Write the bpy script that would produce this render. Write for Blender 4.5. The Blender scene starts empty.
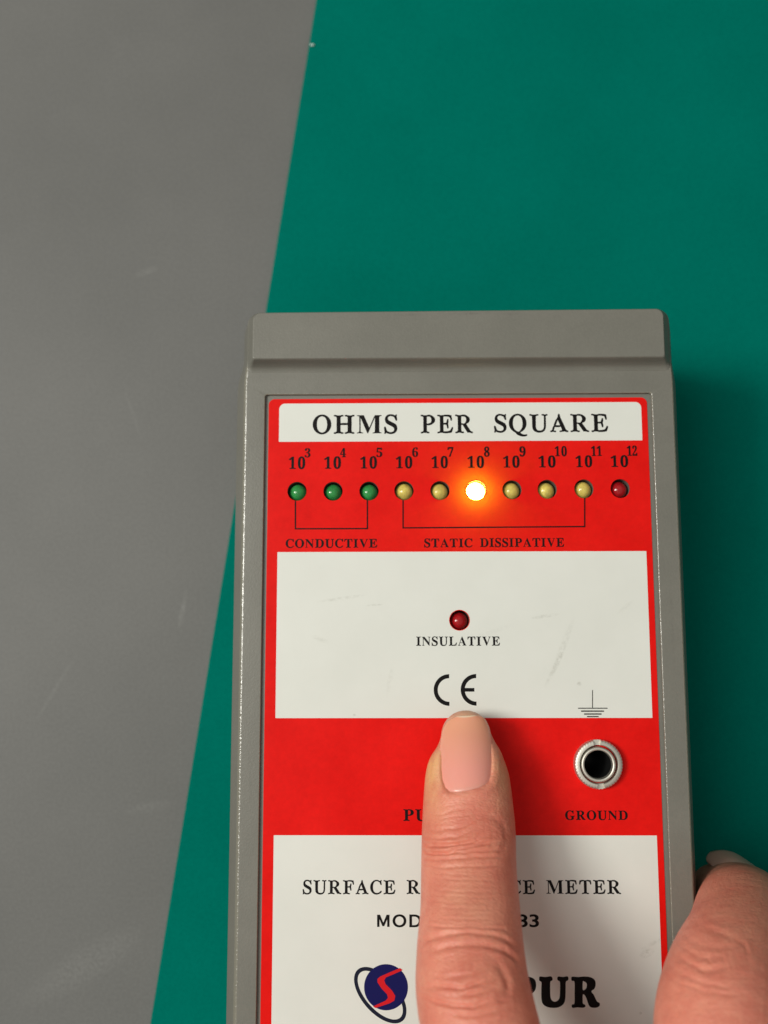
import bpy, bmesh, math, json
import numpy as np
from mathutils import Vector
from mathutils.bvhtree import BVHTree

D = json.loads('''{"text":[["header","light","OHMS",-25.01,-10.615,47.428,50.567],["header","light","PER",-6.647,2.16,47.447,50.53],["header","light","SQUARE",5.75,25.042,47.559,50.553],["scale","semi","10",-28.887,-26.18,41.354,43.329],["scale","semi","3",-26.214,-25.299,43.322,44.803],["scale","semi","10",-22.899,-20.127,41.368,43.332],["scale","semi","4",-20.203,-19.289,43.328,44.828],["scale","semi","10",-16.815,-14.045,41.383,43.334],["scale","semi","5",-14.078,-13.131,43.334,44.852],["scale","semi","10",-10.787,-8.07,41.398,43.336],["scale","semi","6",-8.026,-7.08,43.34,44.876],["scale","semi","10",-4.764,-2.066,41.412,43.338],["scale","semi","7",-2.047,-1.101,43.346,44.901],["scale","semi","10",1.304,4.033,41.427,43.34],["scale","semi","8",4.096,5.007,43.352,44.925],["scale","semi","10",7.3,10.027,41.441,43.343],["scale","semi","9",10.064,11.075,43.358,44.949],["scale","semi","10",13.257,16.082,41.456,43.345],["scale","semi","10",16.028,18.014,43.362,44.972],["scale","semi","10",19.495,22.233,41.469,43.346],["scale","semi","11",22.154,23.904,43.368,44.997],["scale","semi","10",25.391,28.278,41.483,43.349],["scale","semi","12",28.175,29.855,43.374,45.021],["conductive","semi","CONDUCTIVE",-29.378,-14.055,27.983,29.411],["static","semi","STATIC",-6.223,1.849,27.993,29.42],["static","semi","DISSIPATIVE",3.1,17.119,28.025,29.467],["insulative","semi","INSULATIVE",-7.638,6.155,11.712,13.166],["ground","semi","GROUND",16.157,26.197,-16.088,-14.669],["push","semi","PUSH",-9.866,-2.039,-16.242,-14.475],["title","light","SURFACE",-26.024,-11.191,-27.579,-25.505],["title","light","RESISTANCE",-9.387,11.061,-27.538,-25.467],["title","light","METER",12.859,24.732,-27.498,-25.43],["model","sans","MODEL",-14.117,-3.643,-32.602,-30.745],["model","sans","83",8.02,11.523,-32.555,-30.7]],"brand":[[[11.424,-40.336],[11.578,-40.032],[12.413,-40.1],[13.276,-40.004],[13.54,-40.285],[13.483,-40.612],[13.183,-40.847],[13.131,-41.968],[13.153,-43.134],[13.435,-43.645],[13.849,-43.784],[14.295,-43.596],[14.576,-43.13],[14.678,-41.964],[14.682,-40.843],[14.368,-40.61],[14.278,-40.283],[14.481,-40.025],[15.168,-40.094],[15.858,-39.999],[16.048,-40.279],[15.941,-40.607],[15.616,-40.841],[15.562,-41.962],[15.48,-43.244],[15.214,-44.059],[14.516,-44.572],[13.655,-44.714],[12.677,-44.6],[11.976,-44.184],[11.724,-43.417],[11.732,-41.972],[11.78,-40.92],[11.466,-40.664]],[[16.489,-40.325],[16.644,-40.044],[17.577,-40.088],[18.562,-40.016],[19.541,-40.131],[20.168,-40.55],[20.296,-41.204],[20.081,-41.835],[19.603,-42.232],[19.955,-42.767],[20.232,-43.349],[20.465,-43.767],[20.802,-43.952],[20.84,-44.323],[20.439,-44.626],[19.802,-44.675],[19.292,-44.513],[18.991,-43.933],[18.765,-43.236],[18.484,-42.771],[18.24,-42.725],[18.192,-43.586],[18.228,-44.051],[18.541,-44.237],[18.582,-44.515],[18.186,-44.679],[17.33,-44.635],[16.618,-44.706],[16.429,-44.474],[16.534,-44.195],[16.882,-44.008],[16.949,-42.425],[16.967,-40.838],[16.578,-40.675]],[[18.295,-40.788],[18.54,-40.788],[18.853,-41.02],[18.889,-41.487],[18.706,-41.885],[18.261,-42.002]],[[7.093,-40.346],[7.246,-40.065],[8.181,-40.11],[9.167,-40.037],[10.149,-40.152],[10.779,-40.572],[10.935,-41.32],[10.746,-42.091],[10.146,-42.629],[9.282,-42.817],[8.865,-42.795],[8.824,-43.61],[8.864,-44.076],[9.179,-44.261],[9.223,-44.54],[8.827,-44.704],[7.97,-44.659],[7.257,-44.731],[7.066,-44.499],[7.169,-44.22],[7.516,-44.033],[7.57,-42.449],[7.576,-40.86],[7.185,-40.697]],[[8.903,-40.927],[9.149,-40.927],[9.464,-41.16],[9.501,-41.744],[9.323,-42.024],[8.879,-42.119]]],"bolt":[[-10.515,-38.807],[-10.071,-39.119],[-11.424,-39.701],[-12.742,-40.221],[-12.99,-40.643],[-12.81,-41.189],[-11.76,-42.2],[-11.269,-42.978],[-11.403,-43.678],[-12.093,-44.068],[-13.242,-44.428],[-14.391,-44.804],[-14.784,-44.557],[-12.749,-43.681],[-12.42,-43.292],[-12.55,-42.748],[-13.403,-41.893],[-14.06,-40.958],[-14.059,-40.442],[-13.647,-40.098],[-12.082,-39.437]],"disc":[-12.719,-41.691,3.456],"ring":[-13.636,-42.875,5.208,2.778],"led":[[-27.563,37.524],[-21.493,37.52],[-15.429,37.532],[-9.538,37.579],[-3.484,37.574],[2.566,37.603],[8.61,37.666],[14.533,37.729],[20.685,37.775],[26.765,37.804],[-0.459,15.872]],"nut":[21.586,-7.284],"br1":[[-27.817,35.874],[-27.769,31.165],[-15.695,31.161],[-15.697,36.002]],"br2":[[-9.696,35.981],[-9.716,31.26],[20.622,31.384],[20.758,36.213]],"ce":[[-2.261,4.505],[2.158,4.532]],"gnd":[[[21.138,4.479],[21.053,1.585]],[[18.692,1.555],[23.493,1.551]],[[19.168,1.09],[22.909,1.087]],[[19.643,0.625],[22.488,0.623]],[[20.119,0.208],[21.988,0.207]]],"bar":{"top":[[-34.95,67.68,3.0],[34.195,67.966,3.0],[33.881,59.794,3.0],[-34.824,59.644,3.0]],"base":[[-35.926,58.094,0.5],[35.558,57.724,0.5]]},"mat":[[-28.087,152.113],[-58.366,-60.073]],"speck":[-28.879,141.266,-36.0],"index":[[0.228,0.594,4.0,3.103],[0.189,-0.314,4.4,3.411],[0.042,-2.438,5.0,3.944],[0.083,-3.79,5.4,4.566],[0.107,-5.285,5.8,5.481],[0.028,-7.506,6.4,6.314],[0.021,-10.427,7.2,6.722],[0.013,-13.286,8.1,6.942],[-0.032,-16.06,9.2,7.081],[-0.193,-19.049,10.4,7.105],[-0.249,-21.398,11.6,7.094],[-0.185,-23.507,13.0,7.102],[-0.345,-26.387,15.0,7.213],[-0.56,-28.968,17.2,7.293],[-0.676,-31.438,19.4,7.577],[-0.539,-34.024,21.3,7.765],[-0.368,-36.447,23.0,7.889],[-0.225,-38.511,24.4,7.912]],"mid":[[41.402,-24.622,6.0],[36.524,-28.413,17.0],[32.779,-30.821,26.0],[29.767,-36.088,31.0]],"creases":[[[[-6.028,-13.343,14.601],[-4.279,-13.104,14.469],[-2.367,-12.264,14.012],[-0.21,-12.142,13.955]],0.1,0.25],[[[-5.239,-13.817,14.865],[-3.484,-13.342,14.601],[-1.197,-13.103,14.469],[0.303,-12.624,14.204]],0.1,0.2],[[[-6.748,-15.588,15.798],[-3.812,-14.994,15.522],[-1.127,-14.405,15.196],[1.066,-13.34,14.601]],0.14,0.28],[[[-6.505,-16.647,16.297],[-4.111,-16.059,16.02],[-1.716,-15.703,15.854],[0.185,-14.757,15.394]],0.14,0.25],[[[-6.658,-17.627,16.762],[-3.618,-17.113,16.518],[0.108,-16.314,16.142],[1.99,-15.701,15.854]],0.3,0.3],[[[-7.202,-18.447,17.225],[-4.443,-18.196,17.079],[-1.786,-17.391,16.651],[1.661,-16.875,16.407],[3.212,-17.34,16.629]],0.28,0.3],[[[0.812,-13.102,14.469],[2.939,-13.339,14.601],[4.596,-14.402,15.196],[5.117,-16.405,16.186],[4.214,-18.03,16.986]],0.11,0.6],[[[-7.269,-17.509,16.705],[-3.189,-16.907,16.42],[0.892,-16.603,16.278],[4.266,-16.841,16.392]],0.26,0.3],[[[-7.286,-18.332,17.157],[-3.908,-18.096,17.02],[0.157,-17.742,16.819],[4.88,-17.738,16.819]],0.2,0.25],[[[-6.97,-19.257,17.703],[-2.24,-18.473,17.242],[0.796,-18.325,17.157],[4.809,-18.611,17.328]],0.22,0.26],[[[-6.655,-20.057,18.189],[-2.29,-19.54,17.874],[1.059,-19.479,17.84],[4.399,-19.533,17.874]],0.12,0.22],[[[-6.51,-20.774,18.728],[-3.341,-20.551,18.562],[-0.01,-20.492,18.521],[2.964,-20.708,18.687]],0.04,0.2],[[[-6.396,-21.375,19.185],[-3.371,-21.153,19.019],[-0.053,-21.095,18.977],[3.241,-21.309,19.143]],0.045,0.2],[[[-5.823,-22.023,19.683],[-3.405,-21.805,19.517],[-0.1,-21.747,19.475],[3.181,-21.958,19.641]],0.027,0.2],[[[-6.241,-22.666,20.187],[-3.438,-22.449,20.019],[-0.147,-22.391,19.977],[3.12,-22.6,20.145]],0.055,0.2],[[[-5.674,-23.301,20.69],[-3.471,-23.086,20.522],[-0.194,-23.029,20.48],[3.059,-23.236,20.648]],0.028,0.2],[[[-6.543,-23.879,21.152],[-3.502,-23.665,20.984],[-0.237,-23.608,20.942],[3.329,-23.812,21.11]],0.03,0.2],[[[-5.98,-24.502,21.655],[-3.535,-24.291,21.487],[-0.283,-24.234,21.445],[3.268,-24.436,21.613]],0.055,0.2],[[[-5.873,-25.057,22.16],[-3.566,-24.854,21.969],[-0.327,-24.799,21.921],[3.53,-24.992,22.112]],0.036,0.2],[[[-5.768,-25.601,22.685],[-3.6,-25.4,22.494],[-0.375,-25.345,22.446],[2.502,-25.538,22.637]],0.048,0.2],[[[-6.557,-26.043,23.115],[-3.627,-25.842,22.924],[-0.413,-25.788,22.876],[3.414,-25.977,23.067]],0.077,0.2],[[[-7.36,-27.058,24.117],[-4.62,-26.38,23.449],[-0.764,-26.13,23.21],[2.712,-26.512,23.592],[4.525,-27.274,24.356]],0.16,0.25],[[[-7.736,-28.931,26.026],[-5.639,-27.648,24.714],[-3.059,-26.931,23.998],[-0.499,-26.758,23.831],[3.229,-27.513,24.594],[5.521,-29.132,26.265]],0.22,0.32],[[[-6.503,-29.385,26.501],[-4.108,-28.463,25.549],[-0.926,-27.991,25.072],[2.472,-28.565,25.668],[4.809,-29.836,26.901],[5.562,-31.231,28.101]],0.22,0.36],[[[1.564,-29.724,26.801],[2.707,-30.659,27.601],[3.362,-31.693,28.501],[3.391,-32.839,29.442],[2.539,-33.74,30.193]],0.19,0.6],[[[-6.632,-32.977,29.536],[-4.338,-32.63,29.254],[-2.512,-32.626,29.254],[-0.643,-32.048,28.785],[0.936,-31.471,28.301]],0.34,0.34],[[[-4.903,-31.713,28.501],[-3.051,-31.48,28.301],[-1.329,-31.016,27.901],[-0.775,-29.847,26.901]],0.12,0.3],[[[-3.155,-33.194,29.723],[-1.652,-33.348,29.855],[-0.108,-32.961,29.536],[1.766,-32.387,29.066]],0.2,0.28],[[[-8.185,-34.395,30.701],[-5.634,-34.478,30.773],[-3.236,-34.516,30.809],[-1.123,-34.332,30.666],[1.032,-33.744,30.193]],0.34,0.32],[[[-4.467,-35.14,31.309],[-1.789,-35.265,31.416],[0.927,-34.905,31.13],[3.67,-34.408,30.737]],0.2,0.3],[[[-8.019,-33.768,30.193],[-6.493,-33.315,29.817],[-5.266,-32.973,29.536]],0.16,0.3],[[[-5.474,-30.794,27.701],[-5.373,-31.944,28.691],[-4.046,-32.857,29.442]],0.1,0.3]],"creases_mid":[[[[33.767,-21.039,13.026],[36.605,-20.761,12.877],[39.401,-20.689,12.839],[42.526,-20.893,12.952]],0.08,0.22],[[[33.611,-21.792,13.437],[36.439,-21.516,13.288],[39.225,-21.445,13.25],[42.34,-21.646,13.362]],0.08,0.22],[[[30.997,-25.318,21.635],[33.776,-25.159,21.116],[36.437,-25.116,20.987],[39.281,-25.227,21.375]],0.1,0.22],[[[30.673,-25.62,22.671],[33.431,-25.466,22.153],[36.072,-25.424,22.023],[38.894,-25.532,22.412]],0.12,0.22],[[[30.349,-25.914,23.707],[33.087,-25.764,23.189],[35.708,-25.723,23.059],[38.507,-25.828,23.448]],0.12,0.22],[[[30.026,-26.199,24.744],[32.743,-26.053,24.225],[35.344,-26.013,24.096],[38.12,-26.115,24.484]],0.1,0.22],[[[25.756,-27.112,28.21],[28.727,-26.699,26.606],[31.342,-26.611,26.286],[33.416,-26.937,27.569]],0.22,0.4],[[[31.993,-26.94,27.569],[34.383,-27.252,28.852],[35.307,-27.982,32.059],[34.463,-29.305,35.153]],0.18,0.4],[[[26.568,-27.86,31.418],[28.439,-27.996,32.059],[30.287,-28.129,32.701],[33.928,-27.556,30.135]],0.22,0.35],[[[26.479,-28.4,33.984],[28.306,-28.859,34.573],[30.661,-28.854,34.573],[32.568,-28.386,33.984]],0.2,0.3],[[[25.31,-30.004,36.024],[27.218,-29.82,35.792],[29.091,-30.084,36.14],[32.177,-29.196,35.008]],0.34,0.36],[[[25.287,-31.208,37.62],[27.303,-31.095,37.475],[29.145,-31.347,37.823],[31.838,-31.191,37.62]],0.26,0.34],[[[24.073,-31.742,38.346],[26.954,-31.839,38.491],[30.096,-32.04,38.781],[32.802,-31.824,38.491]],0.2,0.34],[[[31.654,-28.126,32.701],[31.729,-29.082,34.863],[31.017,-30.212,36.314]],0.18,0.3],[[[29.046,-27.565,30.135],[27.156,-28.398,33.984],[26.904,-29.775,35.734]],0.14,0.25],[[[29.946,-28.129,32.701],[29.883,-29.086,34.863],[28.532,-30.218,36.314]],0.14,0.22],[[[28.92,-28.132,32.701],[29.652,-28.856,34.573],[30.686,-30.213,36.314]],0.12,0.22],[[[34.625,-27.554,30.135],[32.454,-28.257,33.342],[32.233,-29.763,35.734]],0.14,0.25]],"nail":[[[-3.05,-10.208,11.4],[2.266,-9.09,10.991]],[[-3.862,-9.579,11.182],[3.121,-8.6,10.8]],[[-4.285,-8.46,10.745],[3.55,-7.615,10.418]],[[-4.407,-6.768,10.056],[3.805,-5.926,9.624]],[[-4.353,-4.504,8.904],[3.856,-3.934,8.616]],[[-4.053,-2.5,7.73],[3.697,-1.929,7.348]],[[-3.571,-0.909,6.678],[3.339,-0.475,6.391]],[[-2.825,0.12,6.05],[2.698,0.563,5.825]],[[-1.617,0.836,5.69],[1.542,1.013,5.6]]],"cam":[-10.839547,11.744533,166.347254,0.132713,0.012663,-0.00165]}''')
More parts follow.
